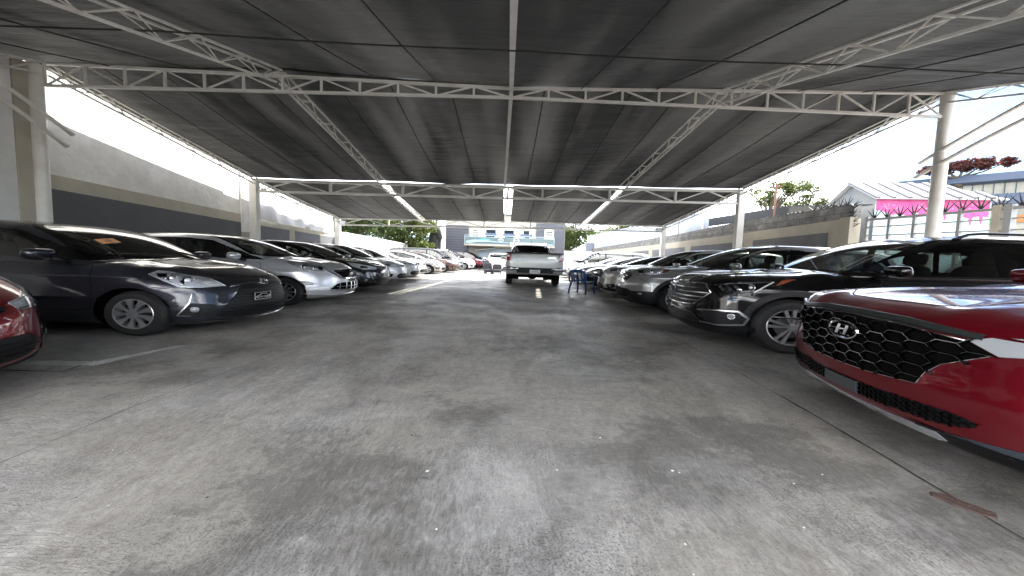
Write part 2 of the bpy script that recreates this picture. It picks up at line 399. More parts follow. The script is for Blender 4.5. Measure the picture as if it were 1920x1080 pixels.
        if skirt:
            ec = {}
            for f in F_:
                for i in range(len(f)):
                    e = (f[i], f[(i+1) % len(f)]); ec[e] = 1
            bd = [e for e in ec if (e[1], e[0]) not in ec]; n0 = len(V); W_ = S-N*skirt; k = 0; m_ = {}
            sk = []; vv = []
            for e in bd:
                for i in e:
                    if i not in m_: m_[i] = (n0+k, n0+k+1); k += 2; vv += [V[i], W_[i]]
                sk.append([m_[e[1]][0], m_[e[0]][0], m_[e[0]][1], m_[e[1]][1]])
            V = np.r_[V, np.array(vv)] if vv else V; F_ = F_+sk
        mb.add(V, F_, mi)
        if mirror: mb.add(V*[1, -1, 1], [f[::-1] for f in F_], mi)
    def strip(s, mb, pts, fr, wd=.006, off=.0015, mi=0, step=.03, rise=0, closed=False, mirror=False):
        p = np.asarray(pts, float)
        if closed: p = np.r_[p, p[:1]]
        out = [p[0]]
        for i in range(len(p)-1):
            k = max(1, int(np.linalg.norm(p[i+1]-p[i])/step))
            for j in range(1, k+1): out.append(p[i]+(p[i+1]-p[i])*j/k)
        uv = np.array(out); S = s.B.project(uv, fr); N = s.B.grad(S)
        T = np.gradient(S, axis=0); T /= np.linalg.norm(T, axis=1)[:, None]+1e-12; Sd = np.cross(N, T); wa = wd if np.ndim(wd) == 0 else np.interp(np.linspace(0, 1, len(S)), np.linspace(0, 1, len(wd)), wd)[:, None]
        rows = [S-Sd*wa/2+N*(off if not rise else -.004), S-Sd*wa*.28+N*(off+rise), S+Sd*wa*.28+N*(off+rise), S+Sd*wa/2+N*(off if not rise else -.004)] if rise else [S-Sd*wa/2+N*off, S+Sd*wa/2+N*off]
        V = np.concatenate(rows); n = len(S); Fc = []
        for r in range(len(rows)-1):
            for i in range(n-1): Fc.append((r*n+i, r*n+i+1, (r+1)*n+i+1, (r+1)*n+i))
        mb.add(V, Fc, mi)
        if mirror: mb.add(V*[1, -1, 1], [f[::-1] for f in Fc], mi)
    def pt(s, u, v, fr, off=0):
        S = s.B.project([(u, v)], fr); N = s.B.grad(S); return (S+N*off)[0], N[0]
def frame_from(n, up=(0, 0, 1)):
    n = np.array(n, float); n /= np.linalg.norm(n); r = np.cross(up, n); r /= np.linalg.norm(r); u = np.cross(n, r); return r, u, n
def ring(mb, c, n, ra, rb, tube=.008, seg=40, mi=0, up=(0, 0, 1)):
    r, u, n = frame_from(n, up); pts = [np.array(c)+r*ra*cos(2*pi*k/seg)+u*rb*sin(2*pi*k/seg) for k in range(seg+1)]; mb.tube(pts, tube, 6, mi, cap=False)
def disc(mb, c, n, ra, rb, seg=28, mi=0, dome=0., up=(0, 0, 1)):
    r, u, n = frame_from(n, up); c = np.array(c); V = [c+n*dome]; rings = 3
    for j in range(1, rings+1):
        q = j/rings
        for k in range(seg): V.append(c+n*dome*(1-q*q)+r*ra*q*cos(2*pi*k/seg)+u*rb*q*sin(2*pi*k/seg))
    Fc = [(0, 1+k, 1+(k+1) % seg) for k in range(seg)]
    for j in range(rings-1):
        for k in range(seg): Fc.append((1+j*seg+k, 1+(j+1)*seg+k, 1+(j+1)*seg+(k+1) % seg, 1+j*seg+(k+1) % seg))
    mb.add(V, Fc, mi)
def glyph(mb, polys, c, n, sx, sz, thick=.006, mi=0, up=(0, 0, 1)):
    """flat shapes (each a 2D polygon) extruded along n"""
    r, u, n = frame_from(n, up); c = np.array(c)
    for pl in polys:
        k = len(pl); A = [c+r*p[0]*sx+u*p[1]*sz for p in pl]; Bq = [a+n*thick for a in A]
        mb.add(A+Bq, [list(range(k, 2*k)), list(range(k-1, -1, -1))]+[[i, (i+1) % k, k+(i+1) % k, k+i] for i in range(k)], mi)
TXT = {}
def text_polys(body, size):
    key = body
    if key not in TXT:
        cu = bpy.data.curves.new('tmp', 'FONT'); cu.body = body; cu.align_x = 'CENTER'; cu.align_y = 'CENTER'; cu.size = 1; cu.resolution_u = 2
        ob = bpy.data.objects.new('tmp', cu); COL.objects.link(ob); dg = bpy.context.evaluated_depsgraph_get(); me = ob.evaluated_get(dg).to_mesh()
        V = [tuple(v.co) for v in me.vertices]; Fc = [list(p.vertices) for p in me.polygons]; ob.evaluated_get(dg).to_mesh_clear(); bpy.data.objects.remove(ob); bpy.data.curves.remove(cu)
        TXT[key] = (V, Fc)
    return TXT[key]
def text(mb, body, c, n, size, mi=0, up=(0, 0, 1), wide=1.):
    V, Fc = text_polys(body, size); r, u, n = frame_from(n, up); c = np.array(c)
    mb.add([c+r*v[0]*size*wide+u*v[1]*size for v in V], Fc, mi)
# ------------------------------------------------------------------ shared car pieces
def blob(mb, c, d, e=.5, rot=0, nu=20, nv=12, mi=0):
    """superellipsoid, rot tilts about y"""
    V = []; sg = lambda v, p: math.copysign(abs(v)**p, v)
    for j in range(nv+1):
        ph = -pi/2+pi*j/nv
        for k in range(nu):
            th = 2*pi*k/nu; x = d[0]/2*sg(cos(ph), e)*sg(cos(th), e); y = d[1]/2*sg(cos(ph), e)*sg(sin(th), e); z = d[2]/2*sg(sin(ph), e)
            V.append((c[0]+x*cos(rot)+z*sin(rot), c[1]+y, c[2]-x*sin(rot)+z*cos(rot)))
    Fc = [(j*nu+k, j*nu+(k+1) % nu, (j+1)*nu+(k+1) % nu, (j+1)*nu+k) for j in range(nv) for k in range(nu)]
    mb.add(V, Fc, mi)
def polar(pts): return [(r*cos(a), r*sin(a)) for r, a in pts]
WH = {}
def wheel_meshes(R, rr, style, w_=.2, mt='rim'):
    key = (R, rr, style, w_, mt)
    if key in WH: return WH[key]
    t = MB(); sh = R-rr
    t.lathe([(rr-.012, -.02), (rr+.004, .006), (rr+sh*.35, .014), (rr+sh*.7, .008), (R-.022, -.008), (R-.008, -.022), (R, -.04), (R, -w_+.02), (R-.02, -w_), (rr, -w_+.01), (rr-.012, -.02)], (0, 0, 0), 'y', 56)
    for k in (.25, .5, .75):   # tread grooves are only seen edge on
        pass
    ty = t.build('tyre', M['tyre'], None, smooth=True, sharp=40)
    r = MB()
    r.lathe([(rr+.004, .0), (rr-.004, .006), (rr-.014, .002), (rr-.022, -.02), (rr-.03, -.06), (rr-.03, -.13)], (0, 0, 0), 'y', 56, 0)
    r.lathe([(0.001, -.05), (rr-.03, -.075)], (0, 0, 0), 'y', 40, 1)
    def spoke(poly, y0, th=.02, mi=0, dome=.0):
        n = len(poly); A = [(p[0], y0-dome*(p[0]**2+p[1]**2)/rr**2, p[1]) for p in poly]; Bq = [(a[0]*1.0, a[1]-th, a[2]) for a in A]
        r.add(A+Bq, [list(range(n)), list(range(2*n-1, n-1, -1))]+[[i, i+n, (i+1) % n+n, (i+1) % n] for i in range(n)], mi)
    if style == 'cap':      # full wheel cover with paddle spokes
        for k in range(9):
            a = 2*pi*k/9; q = 2*pi/9
            spoke(polar([(rr*.26, a-.30), (rr*.62, a-.22), (rr*.93, a-.20), (rr*.95, a), (rr*.93, a+.20), (rr*.60, a+.12), (rr*.26, a+.26)]), .004, .02, 0, -.004)
        disc(r, (0, .012, 0), (0, 1, 0), rr*.30, rr*.30, 28, 0, .006)
        for k in range(5):
            a = 2*pi*k/5+.3; disc(r, (rr*.42*cos(a), -.006, rr*.42*sin(a)), (0, 1, 0), .012, .012, 10, 1)
    elif style == 'five':
        for k in range(5):
            a = 2*pi*k/5+.2
            for s_ in (-1, 1): spoke(polar([(rr*.16, a+s_*.05), (rr*.16, a+s_*.5), (rr*.93, a+s_*.27), (rr*.93, a+s_*.10)][::s_]), .0, .03, 0, .006)
        disc(r, (0, .008, 0), (0, 1, 0), rr*.2, rr*.2, 20, 0, .004)
    elif style == 'six':
        for k in range(6):
            a = 2*pi*k/6; spoke(polar([(rr*.15, a-.35), (rr*.93, a-.16), (rr*.93, a+.16), (rr*.15, a+.35)]), .0, .03, 0, .006)
        disc(r, (0, .008, 0), (0, 1, 0), rr*.2, rr*.2, 20, 0, .004)
    else:                   # ten slim spokes
        for k in range(10):
            a = 2*pi*k/10; spoke(polar([(rr*.15, a-.2), (rr*.93, a-.07), (rr*.93, a+.07), (rr*.15, a+.2)]), .0, .03, 0, .006)
        disc(r, (0, .008, 0), (0, 1, 0), rr*.2, rr*.2, 20, 0, .004)
    ri = r.build('rim', [M[mt], M['dark']], None, sharp=35)
    h = MB(); h.lathe([(.001, -.04), (rr*.62, -.045), (rr*.62, -.07), (.001, -.07)], (0, 0, 0), 'y', 32); hb = h.build('wheel', M['hub'], None, sharp=35)
    res = [hb.data, ty.data, ri.data]
    for o in (hb, ty, ri): bpy.data.objects.remove(o)
    WH[key] = res
    return res
def add_wheels(root, P, steer=0):
    hb, ty, ri = wheel_meshes(P['R_w'], P['rr'], P.get('rim', 'cap'), P.get('tw', .2), P.get('rimmat', 'rim'))
    for ax in (P['axf'], P['axr']):
        for sd in (1, -1):
            h = bpy.data.objects.new('wheel', hb); link(h, root); h.location = (ax, sd*(P['W']-P.get('wi', .035)), P['R_w']*VS); h.rotation_euler = (0, 0, (0 if sd > 0 else pi)+(steer if ax > 0 else 0))
            for nm, d in (('tyre', ty), ('rim', ri)): link(bpy.data.objects.new(nm, d), h)
CAB = {}
def cabin(root, P, col='trim'):
    key = (P['name'], col)
    if key not in CAB:
        out = []; xc = P['xc']; W = P['W']; H = P['H']; xs = xc-1.25
        zs = H*.36
        for sd in (1, -1):
            m = MB(); y = sd*W*.43
            blob(m, (xs, y, zs), (.52, .5, .2), .45); blob(m, (xs-.33, y, zs+.36), (.16, .5, .62), .45, -.22); blob(m, (xs-.42, y, H*.36+.76), (.11, .27, .2), .5, -.15)
            m.tube([(xs-.38, y-.06, zs+.6), (xs-.41, y-.06, zs+.75)], .008, 6, 1); m.tube([(xs-.38, y+.06, zs+.6), (xs-.41, y+.06, zs+.75)], .008, 6, 1)
            out.append(m.build('seat', [M[col], M['satin']], None, smooth=True))
        m = MB(); blob(m, (xs-.95, 0, zs), (.5, 1.3*W/.85, .2), .4); blob(m, (xs-1.25, 0, zs+.35), (.16, 1.3*W/.85, .6), .4, -.25)
        for y in (-.4, .4): blob(m, (xs-1.34, y, zs+.70), (.1, .26, .16), .5, -.15)
        out.append(m.build('rear_bench', [M[col]], None, smooth=True))
        m = MB(); blob(m, (xc-.28, 0, H*.60), (.62, 1.5*W/.85, .18), .35); blob(m, (xc-.42, 0, H*.5), (.4, 1.4*W/.85, .35), .4); blob(m, (xc-.36, W*.43, H*.655), (.25, .36, .09), .5)
        out.append(m.build('dashboard', [M['black']], None, smooth=True))
        m = MB(); c0 = np.array((xc-.72, W*.43, H*.60)); n = np.array((-.85, 0, .52)); ring(m, c0, n, .185, .185, .017, 28); disc(m, c0+n*.0, n, .06, .06, 14, 0, .01)
        r, u, nn = frame_from(n); m.bar(c0-r*.18, c0+r*.18, .03, .015); m.bar(c0, c0-u*.18, .03, .015); m.bar(c0, c0-n*.25, .05, .05)
        out.append(m.build('steering_wheel', [M['black']], None, smooth=True))
        m = MB(); m.box((0, 0, P['zb']+.09), (P['xf']-P['xr']-1.5, W*1.75, .02)); out.append(m.build('cabin_floor', [M['dark']]))
        CAB[key] = [(o.name.split('.')[0], o.data) for o in out]
        for o in out: bpy.data.objects.remove(o)
    for nm, d in CAB[key]: link(bpy.data.objects.new(nm, d), root)
def inset(poly, d):
    q = np.asarray(poly, float); a = q-np.roll(q, 1, 0); b = np.roll(q, -1, 0)-q
    ar = 0.5*np.sum(q[:, 0]*np.roll(q[:, 1], -1)-np.roll(q[:, 0], -1)*q[:, 1]); sg = 1 if ar > 0 else -1
    na = np.c_[-a[:, 1], a[:, 0]]; nb = np.c_[-b[:, 1], b[:, 0]]; na /= np.linalg.norm(na, axis=1)[:, None]+1e-9; nb /= np.linalg.norm(nb, axis=1)[:, None]+1e-9
    n = na+nb; n /= (np.linalg.norm(n, axis=1)[:, None]+1e-9); k = np.clip((n*na).sum(1), .5, 1)[:, None]
    return q+sg*n*d/k
def mirror_pod(root, P, c, mt, s=1.):
    for sd in (1, -1):
        m = MB(); x, y, z = c; y *= sd
        blob(m, (x, y, z), (.13*s, .23*s, .145*s), .62, .12, 22, 14, 0)
        m.tube([(x+.03, y-sd*.07, z-.05), (x+.05, y-sd*.17*s, z-.08)], [.032, .04], 8, 1)
        disc(m, (x-.060*s, y, z+.003), (-1, 0, .03), .088*s, .052*s, 20, 2, .004)
        m.build('side_mirror', [mt, M['black'], M['chrome']], root, smooth=True)
def std_car(P, name, mt, label, cat, group, loc, rz, res=.03, detail=None, interior='trim', wg='wglass', sg='glass', clad=False):
    c = Car(P, res); root = empty(name, loc, rz, label, cat, group)
    W = P['W']
    # arches
    if clad:
        for o in P['clad']: c.cut('cladding', o, 'side')
        for ax in (P['axf'], P['axr']): c.cut('cladding', circle((ax, P['R_w']), P['arch']+.075, 48), 'side')
    for ax in (P['axf'], P['axr']): c.cut('void', circle((ax, P['R_w']), P['arch'], 48), 'side', ok=lambda C: C[:, 1] > .35)
    # windscreen
    ws = rpoly(P['ws'], .07); c.cut('frit', ws, 'top', ok=lambda C: C[:, 2] > P['zg']-.12)
    c.cut('windshield', inset(ws, .035), 'top', only=['frit'])
    if 'rw' in P:
        rw = rpoly(P['rw'], .06); c.cut('frit', rw, 'rear', only=['body']); c.cut('rear_window', inset(rw, .03), 'rear', only=['frit'])
    dlo = rpoly(P['dlo'], .04); c.cut('window_trim', dlo, 'side', only=['body'], ok=lambda C: C[:, 1] > .4)
    for i, wv in enumerate(P['win']): c.cut('window%d' % i, rpoly(wv, .03), 'side', only=['window_trim', 'body'])
    for i, d in enumerate(P['doors']): c.cut('door%d' % i, rpoly(d, .05), 'side', only=['body'])
    if 'hood' in P: c.cut('hood', rpoly(P['hood'], .06), 'top', only=['body'], ok=lambda C: C[:, 2] > .5)
    if 'bump' in P: c.cut('bumper', P['bump'], 'cyl', only=['body'])
    if 'rbump' in P: c.cut('bumper_rear', P['rbump'], 'cylr', only=['body'])
    c.root = root; c.paint = mt
    if 'gr' in P:
        for g in P['gr']: c.cut('grille', g, 'cyl')
    if 'hl' in P: c.cut('headlight', P['hl'], 'cyl')
    c.region_mesh('body', 'body', mt, root)
    c.region_mesh('hood', 'hood', mt, root); c.region_mesh('bumper', 'front_bumper', mt, root); c.region_mesh('bumper_rear', 'rear_bumper', mt, root)
    c.region_mesh('cladding', 'wheel_arch_cladding', M['black'], root, off=.006)
    for nm, on, mm in (('windshield', 'windshield', M[wg]), ('rear_window', 'rear_window', M[sg])): c.region_mesh(nm, on, mm, root)
    c.region_mesh(['frit', 'window_trim'], 'window_frame', M['gloss'], root)
    for i in range(len(P['win'])):
        for sd in (1, -1): c.region_mesh('window%d' % i, 'side_window', M['dglass'] if i in P.get('dark', []) else M[sg], root, side=sd)
    doors = []
    for i in range(len(P['doors'])):
        for sd in (1, -1):
            d = c.region_mesh('door%d' % i, 'door', mt, root, side=sd); doors.append((i, sd, d))
            if d is None: continue
            hx, hz = P['handles'][i]; m = MB(); p, n = c.pt(hx, hz, 'side', .0); p = p*[1, sd, 1]
            blob(m, (p[0], p[1]+sd*.022, p[2]), (.21, .026, .034), .6); blob(m, (p[0], p[1]+sd*.004, p[2]), (.15, .02, .075), .8, mi=1)
            m.build('door_handle', [M['chrome'] if P.get('chrome_handle') else mt, M['black']], d, smooth=True)
    # gaps
    m = MB()
    for d in P['doors']: c.strip(m, rpoly(d, .05), 'side', .007, .0012, closed=True, mirror=True)
    if 'hood' in P: c.strip(m, rpoly(P['hood'], .06), 'top', .008, .0012, closed=True)
    if 'bump' in P:
        b = P['bump']; c.strip(m, b, 'cyl', .006, .0012, closed=True)
    if P.get('gaps'):
        for fr, pts in P['gaps']: c.strip(m, pts, fr, .006, .0012, mirror=fr in ('side', 'cyl'))
    m.build('panel_gap', M['dark'], root, smooth=True)
    # wheel wells
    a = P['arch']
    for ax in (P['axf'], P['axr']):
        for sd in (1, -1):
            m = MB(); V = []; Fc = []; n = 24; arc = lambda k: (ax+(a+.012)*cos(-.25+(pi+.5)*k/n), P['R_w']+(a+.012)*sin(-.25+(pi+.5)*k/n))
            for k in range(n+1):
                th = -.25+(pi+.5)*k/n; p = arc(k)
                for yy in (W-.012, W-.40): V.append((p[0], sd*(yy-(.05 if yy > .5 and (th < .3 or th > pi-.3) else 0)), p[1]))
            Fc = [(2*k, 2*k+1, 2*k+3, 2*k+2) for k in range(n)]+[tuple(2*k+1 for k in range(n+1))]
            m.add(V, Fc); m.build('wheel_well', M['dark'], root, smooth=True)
    add_wheels(root, P, P.get('steer', 0)); mirror_pod(root, P, P['mir'], P.get('mirmat', mt), P.get('mirs', 1.))
    if interior: cabin(root, P, interior)
    if detail: detail(c, root)
    return root, c
def copy_car(src, loc, rz, label, group, mt=None, old=None):
    def rec(o, par):
        n = o.copy(); COL.objects.link(n); n.parent = par
        if mt is not None and o.type == 'MESH' and old in [s.material for s in o.material_slots]:
            for i, s in enumerate(o.material_slots):
                if s.material == old: n.material_slots[i].link = 'OBJECT'; n.material_slots[i].material = mt
        for ch in o.children: rec(ch, n)
        return n
    r = rec(src, None); r.location = (loc[0], loc[1], loc[2]*VS); r.rotation_euler = (0, 0, rz); r['label'] = label
    if group: r['group'] = group
    return r
# ------------------------------------------------------------------ car shapes (x forward from wheelbase centre, metres)
def shape(name, L, W, H, wb, fo, R, cowl, roof, zc, nose, **k):
    """fo front overhang; cowl x from front axle; zc cowl height; nose hood-lip height"""
    axf, axr = wb/2, -wb/2; xf = axf+fo; xr = xf-L; xc = axf+cowl; belt = k.get('belt', zc)
    beltr = k.get('beltr', belt+.06); rx = k.get('rx', xc-.95)      # roof start
    P = dict(name=name, noseh=nose, W=W, H=H, axf=axf, axr=axr, xf=xf, xr=xr, xc=xc, R_w=R, rr=k.get('rr', R*.66), arch=R+k.get('archgap', .045), flare=k.get('flare', .012),
             zb=k.get('zb', .19), k1=k.get('k1', .16), k2=k.get('k2', .16), crown=k.get('crown', .05), kw=k.get('kw', .28), kr=k.get('kr', .12), xm=-.3, gc=.07, kg=k.get('kg', .14),
             Wg=W-k.get('tin', .075), tum=k.get('tum', .30), zg=zc, pf=k.get('pf', (.34, 4.5, .16)), pr=k.get('pr', (.22, 4)), tw=.2)
    P['T'] = k.get('T') or [(xr-.3, belt-.02), (xr+.2, beltr), (axr, beltr), (0, belt+.02), (xc-.3, belt), (xc, zc), (xc+.25, zc-.045), ((xc+xf)/2+.1, zc-(zc-nose)*.48), (xf-.22, nose+.035), (xf-.02, nose-.07), (xf+.3, nose-.3)]
    G = k.get('G') or [(xr-.3, zc-.5), (xr+k.get('rt0', .02), zc+.02), (xr+k.get('rt1', .28), H-k.get('rdrop', .12)), (xr+.9, H-.03), (-.35, H), (rx, H-.035), (rx+.25, H-.11), (xc, zc), (xc+.35, zc-.22), (xf+.6, 0)]
    P['G'] = G
    P['F'] = k.get('F') or [(.0, -.22), (.16, -.14), (.26, -.03), (.40, 0), (.55, -.015), (nose-.08, -.07), (nose+.05, -.2), (nose+.3, -.6)]
    P['R'] = k.get('R_') or [(.0, .15), (.25, .03), (.5, 0), (.75, .04), (belt, .1), (H, k.get('rake', .42)), (H+.5, .8)]
    P['S'] = k.get('S') or [(0, .12), (.17, .05), (.30, .018), (.5, .0), (.68, .0), (.85, .03), (1.0, .08), (1.5, .2)]
    P['X'] = k.get('X') or [(xr-.3, -.16), (xr, -.10), (axr-.1, -.015), (0, 0), (axf-.1, -.005), (axf+.35, -.035), (xf, -.12), (xf+.3, -.2)]
    P['GX'] = k.get('GX') or [(xr-.2, -.20), (xr+.5, -.07), (-.3, 0), (xc-.6, -.0), (xc, -.05), (xf, -.1)]
    # glass outlines
    wz = k.get('wsy', W-.14); xt = rx-.06; ry = W-.30
    P['ws'] = [(xc-.02, -.30), (xc-.02, .30), (xc-.16, .62*wz/.71), (xc-.33, wz+.0), (xt-.05, ry), (xt, ry*.6), (xt, -ry*.6), (xt-.05, -ry), (xc-.33, -wz), (xc-.16, -.62*wz/.71)]
    P['rw'] = k.get('rw') or [(-W+.22, belt+.16), (W-.22, belt+.16), (W-.33, H-.13), (-W+.33, H-.13)]
    zt = H-k.get('dtop', .125); zw = belt+.025; xe = xr+k.get('dend', .48); zwr = zw+k.get('dz', .05)
    ap = k.get('ap', xc-.10)
    P['dlo'] = k.get('dlo') or [(ap, zw-.01), (rx+.02, zt-.03), (rx-.35, zt+.005), (-.6, zt), (xe+.25, zt-.04), (xe, zwr+.06), (xe+.1, zwr), (-.6, zw+.025)]
    bp = k.get('bp', xc-1.42)  # B pillar
    cp = k.get('cp', axr+.18)
    qx = xc-.50
    P['win'] = k.get('win') or [
        [(ap-.10, zw+.012), (qx+.02, zw+(zt-zw)*.44), (qx, zw+.012)],
        [(qx-.03, zw+.012), (qx-.03, zw+(zt-zw)*.46), (rx-.05, zt-.045), (rx-.4, zt-.022), (bp+.04, zt-.022), (bp+.03, zw+.02)],
        [(bp-.05, zw+.022), (bp-.05, zt-.022), (cp+.06, zt-.035), (cp-.04, zwr)],
        [(cp-.11, zwr+.005), (cp-.01, zt-.045), (xe+.25, zt-.07), (xe+.06, zwr+.06), (xe+.13, zwr+.02)]]
    P['dark'] = k.get('dark', [])
    zs = k.get('sill', .33)
    P['doors'] = [[(xc-.12, belt-.045), (bp+.01, belt-.02), (bp+.01, zs), (xc-.12, zs+.02), (xc-.07, zs+.2)],
                  [(bp-.01, belt-.02), (cp-.10, beltr-.03), (cp-.06, R+.45), (axr+P['arch']+.10, R+.12), (axr+P['arch']+.06, zs), (bp-.01, zs)]]
    P['handles'] = [(bp+.18, belt-.14), (cp+.12, beltr-.17)]
    hy = W-.17
    P['hood'] = [(xc+.02, -.40), (xc+.02, .40), (xc-.12, hy-.02), (xc-.16, hy+.03), (axf+.1, hy-.02), (xf-.36, .52), (xf-.19, .3), (xf-.17, 0), (xf-.19, -.3), (xf-.36, -.52), (axf+.1, -hy+.02), (xc-.16, -hy-.03), (xc-.12, -hy+.02)]
    P['mir'] = (xc-.42, W+.115, belt+.085)
    P.update({q: v for q, v in k.items() if q in ('bump', 'hl', 'gr', 'rim', 'crease', 'hc', 'clad', 'rimmat', 'chrome_handle', 'mirs', 'steer', 'kj', 'hood', 'gaps', 'rbump', 'mir', 'ws', 'doors', 'handles', 'xm', 'gc')})
    return P
YARIS = shape('yaris', 3.95, .855, 1.51, 2.51, .83, .30, -.26, 0, 1.0, .78, belt=.965, beltr=1.04, zb=.15, rim='cap', crease=[(.80, -.015, .012, -1.8, 1.5)], k2=.11, k1=.13,
    F=[(0, -.25), (.13, -.10), (.20, -.03), (.36, 0), (.5, -.02), (.64, -.05), (.74, -.12), (.85, -.3), (1.1, -.7)], hc=[(.48, .014, .07)], pf=(.34, 4.0, .20), rx=.05)
NOTE = shape('note', 4.10, .850, 1.53, 2.60, .82, .31, -.22, 0, 1.05, .84, belt=.97, beltr=1.06, zb=.16, rim='slim', crease=[(.78, -.02, .014, -1.8, 1.9)], rx=.12, k2=.11, k1=.13,
    hc=[(.42, .014, .06)], pf=(.34, 4, .20))
SFB = shape('sfb', 4.70, .94, 1.69, 2.70, .92, .37, -.34, 0, 1.14, .98, belt=1.08, beltr=1.16, zb=.20, rim='five', rimmat='rim', crease=[(.90, -.01, .014, -2, 2)], rx=-.02, archgap=.05,
    hc=[(.50, .018, .07)], k1=.13, k2=.10, clad=[[(-3, .0), (3, 0), (3, .30), (-3, .30)]], pf=(.24, 4, .13), sill=.42,
    F=[(0, -.25), (.17, -.12), (.25, -.04), (.42, 0), (.6, -.01), (.85, -.045), (.97, -.12), (1.25, -.6)])
CRV = shape('crv', 4.58, .925, 1.68, 2.66, .91, .36, -.36, 0, 1.13, .99, belt=1.07, beltr=1.15, zb=.20, rim='five', crease=[(.86, -.01, .014, -2, 2)], rx=-.08, archgap=.05, k1=.13, k2=.10,
    hc=[(.48, .014, .08)], clad=[[(-3, .0), (3, 0), (3, .34), (-3, .34)]], sill=.42, pf=(.26, 4, .14),
    F=[(0, -.28), (.18, -.14), (.28, -.04), (.45, 0), (.6, 0), (.85, -.06), (.99, -.14), (1.25, -.6)])
SFR = shape('sfr', 4.77, .945, 1.68, 2.765, .95, .38, -.40, 0, 1.12, .95, belt=1.08, beltr=1.18, zb=.19, rim='five', crease=[(.86, -.01, .014, -2, 2)], rx=-.05, archgap=.05,
    hc=[(.46, .014, .09)], clad=[[(-3, .0), (3, 0), (3, .30), (-3, .30)]], sill=.42, pf=(.16, 5.0, .13), k2=.08, k1=.12,
    F=[(0, -.26), (.17, -.16), (.24, -.05), (.34, -.005), (.5, 0), (.62, -.012), (.8, -.03), (.95, -.07), (1.02, -.14), (1.25, -.6)])
RED = shape('redhatch', 3.76, .83, 1.50, 2.42, .78, .30, -.25, 0, 1.0, .80, belt=.95, beltr=1.03, zb=.16, rim='slim', k2=.12, k1=.13, pf=(.34, 3.6, .22), rx=.05, hc=[(.45, .014, .07)])
MIR = shape('crossover', 4.02, .86, 1.52, 2.55, .80, .31, -.24, 0, 1.03, .85, belt=.97, beltr=1.07, zb=.17, rim='six', k2=.11, k1=.13, pf=(.32, 4, .20), rx=.05, hc=[(.44, .016, .07)], crease=[(.80, -.02, .014, -2, 2)])
MIC = shape('tallhatch', 3.82, .835, 1.52, 2.45, .77, .30, -.20, 0, 1.04, .86, belt=.97, beltr=1.05, zb=.17, rim='slim', k2=.14, k1=.16, pf=(.34, 3.4, .24), rx=.12, crown=.07)
SEDG = lambda xr, xc, rx, xf, H, zc: [(xr-.3, .4), (xr+.35, zc-.12), (xr+.72, zc+.02), (xr+1.40, H-.11), (-.62, H-.01), (-.2, H), (rx, H-.035), (rx+.25, H-.11), (xc, zc), (xc+.35, zc-.22), (xf+.6, 0)]
def sedan(name, L, W, H, wb, fo, R, **k):
    axf = wb/2; xf = axf+fo; xr = xf-L; cowl = -.30; xc = axf+cowl; rx = xc-.95; zc = k.pop('zc', 1.02)
    return shape(name, L, W, H, wb, fo, R, cowl, 0, zc, k.pop('nose', .80), G=SEDG(xr, xc, rx, xf, H, zc), belt=k.pop('belt', .94), beltr=1.0, rw=[(9, 9), (9.1, 9), (9.1, 9.1)], dend=1.0, zb=.16, **k)
SED = sedan('sedan', 4.55, .875, 1.46, 2.68, .90, .31, rim='six', k2=.11, k1=.12, pf=(.32, 4, .2))
PRI = shape('wedge', 4.05, .86, 1.46, 2.55, .82, .30, -.05, 0, .98, .74, belt=.94, beltr=1.04, zb=.15, rim='six', k2=.14, k1=.16, pf=(.34, 3.4, .24), rx=.20)
TUC = shape('tuc', 4.48, .925, 1.65, 2.67, .88, .35, -.34, 0, 1.10, .97, belt=1.04, beltr=1.13, zb=.20, rim='five', k2=.09, k1=.12, pf=(.24, 4, .13), rx=-.02, clad=[[(-3, .0), (3, 0), (3, .32), (-3, .32)]], archgap=.05, hc=[(.46, .016, .08)])
VAN = shape('van', 4.75, .90, 1.82, 2.85, .85, .32, .10, 0, 1.10, .92, belt=1.02, beltr=1.06, zb=.17, rim='slim', k2=.11, k1=.13, pf=(.30, 4, .2), rx=.45, rt1=.12, rake=.14) if False else shape('van', 4.75, .90, 1.82, 2.85, .85, .32, .10, 0, 1.10, .92, belt=1.02, beltr=1.06, zb=.17, rim='slim', k2=.11, k1=.13, pf=(.30, 4, .2), rx=.45)
PKT = [(-2.9, 1.40), (-2.6, 1.42), (-1.0, 1.40), (-.8, 1.16), (.4, 1.10), (1.1, 1.12), (1.4, 1.08), (2.2, 1.02), (2.5, .9), (2.9, .6)]
PKG = [(-2.9, .4), (-1.12, .5), (-.95, 1.25), (-.72, 1.78), (-.5, 1.88), (0, 1.90), (.30, 1.85), (.50, 1.76), (1.28, 1.12), (1.6, .9), (3, 0)]
PICK = shape('pickup', 5.2, .935, 1.90, 3.15, .98, .385, -.30, 0, 1.14, 1.0, T=PKT, G=PKG, belt=1.10, beltr=1.16, zb=.50, rim='six', k2=.06, k1=.07, kj=.02, pf=(.24, 4, .13), pr=(.07, 8), flare=.03, archgap=.09, dend=1.75, rx=.30,
    R_=[(0, .3), (.45, .12), (.62, .02), (.86, .0), (1.0, 0), (1.45, .02), (1.9, .1), (2.4, .3)], X=[(-3, -.01), (-2.6, -.005), (0, 0), (1.5, 0), (2, -.04), (2.6, -.12), (2.9, -.2)], rw=[(9, 9), (9.1, 9), (9.1, 9.1)], S=[(0, .12), (.4, .05), (.55, .01), (.8, 0), (1.2, .015), (1.45, .03), (2, .1)],
    win=[[(.12, 1.16), (.42, 1.62), (.30, 1.72), (-.18, 1.75), (-.18, 1.16)], [(-.26, 1.17), (-.26, 1.75), (-.62, 1.70), (-.74, 1.22)]], dlo=[(1.0, 1.12), (.42, 1.72), (.2, 1.79), (-.5, 1.79), (-.72, 1.72), (-.86, 1.2), (-.82, 1.13)])
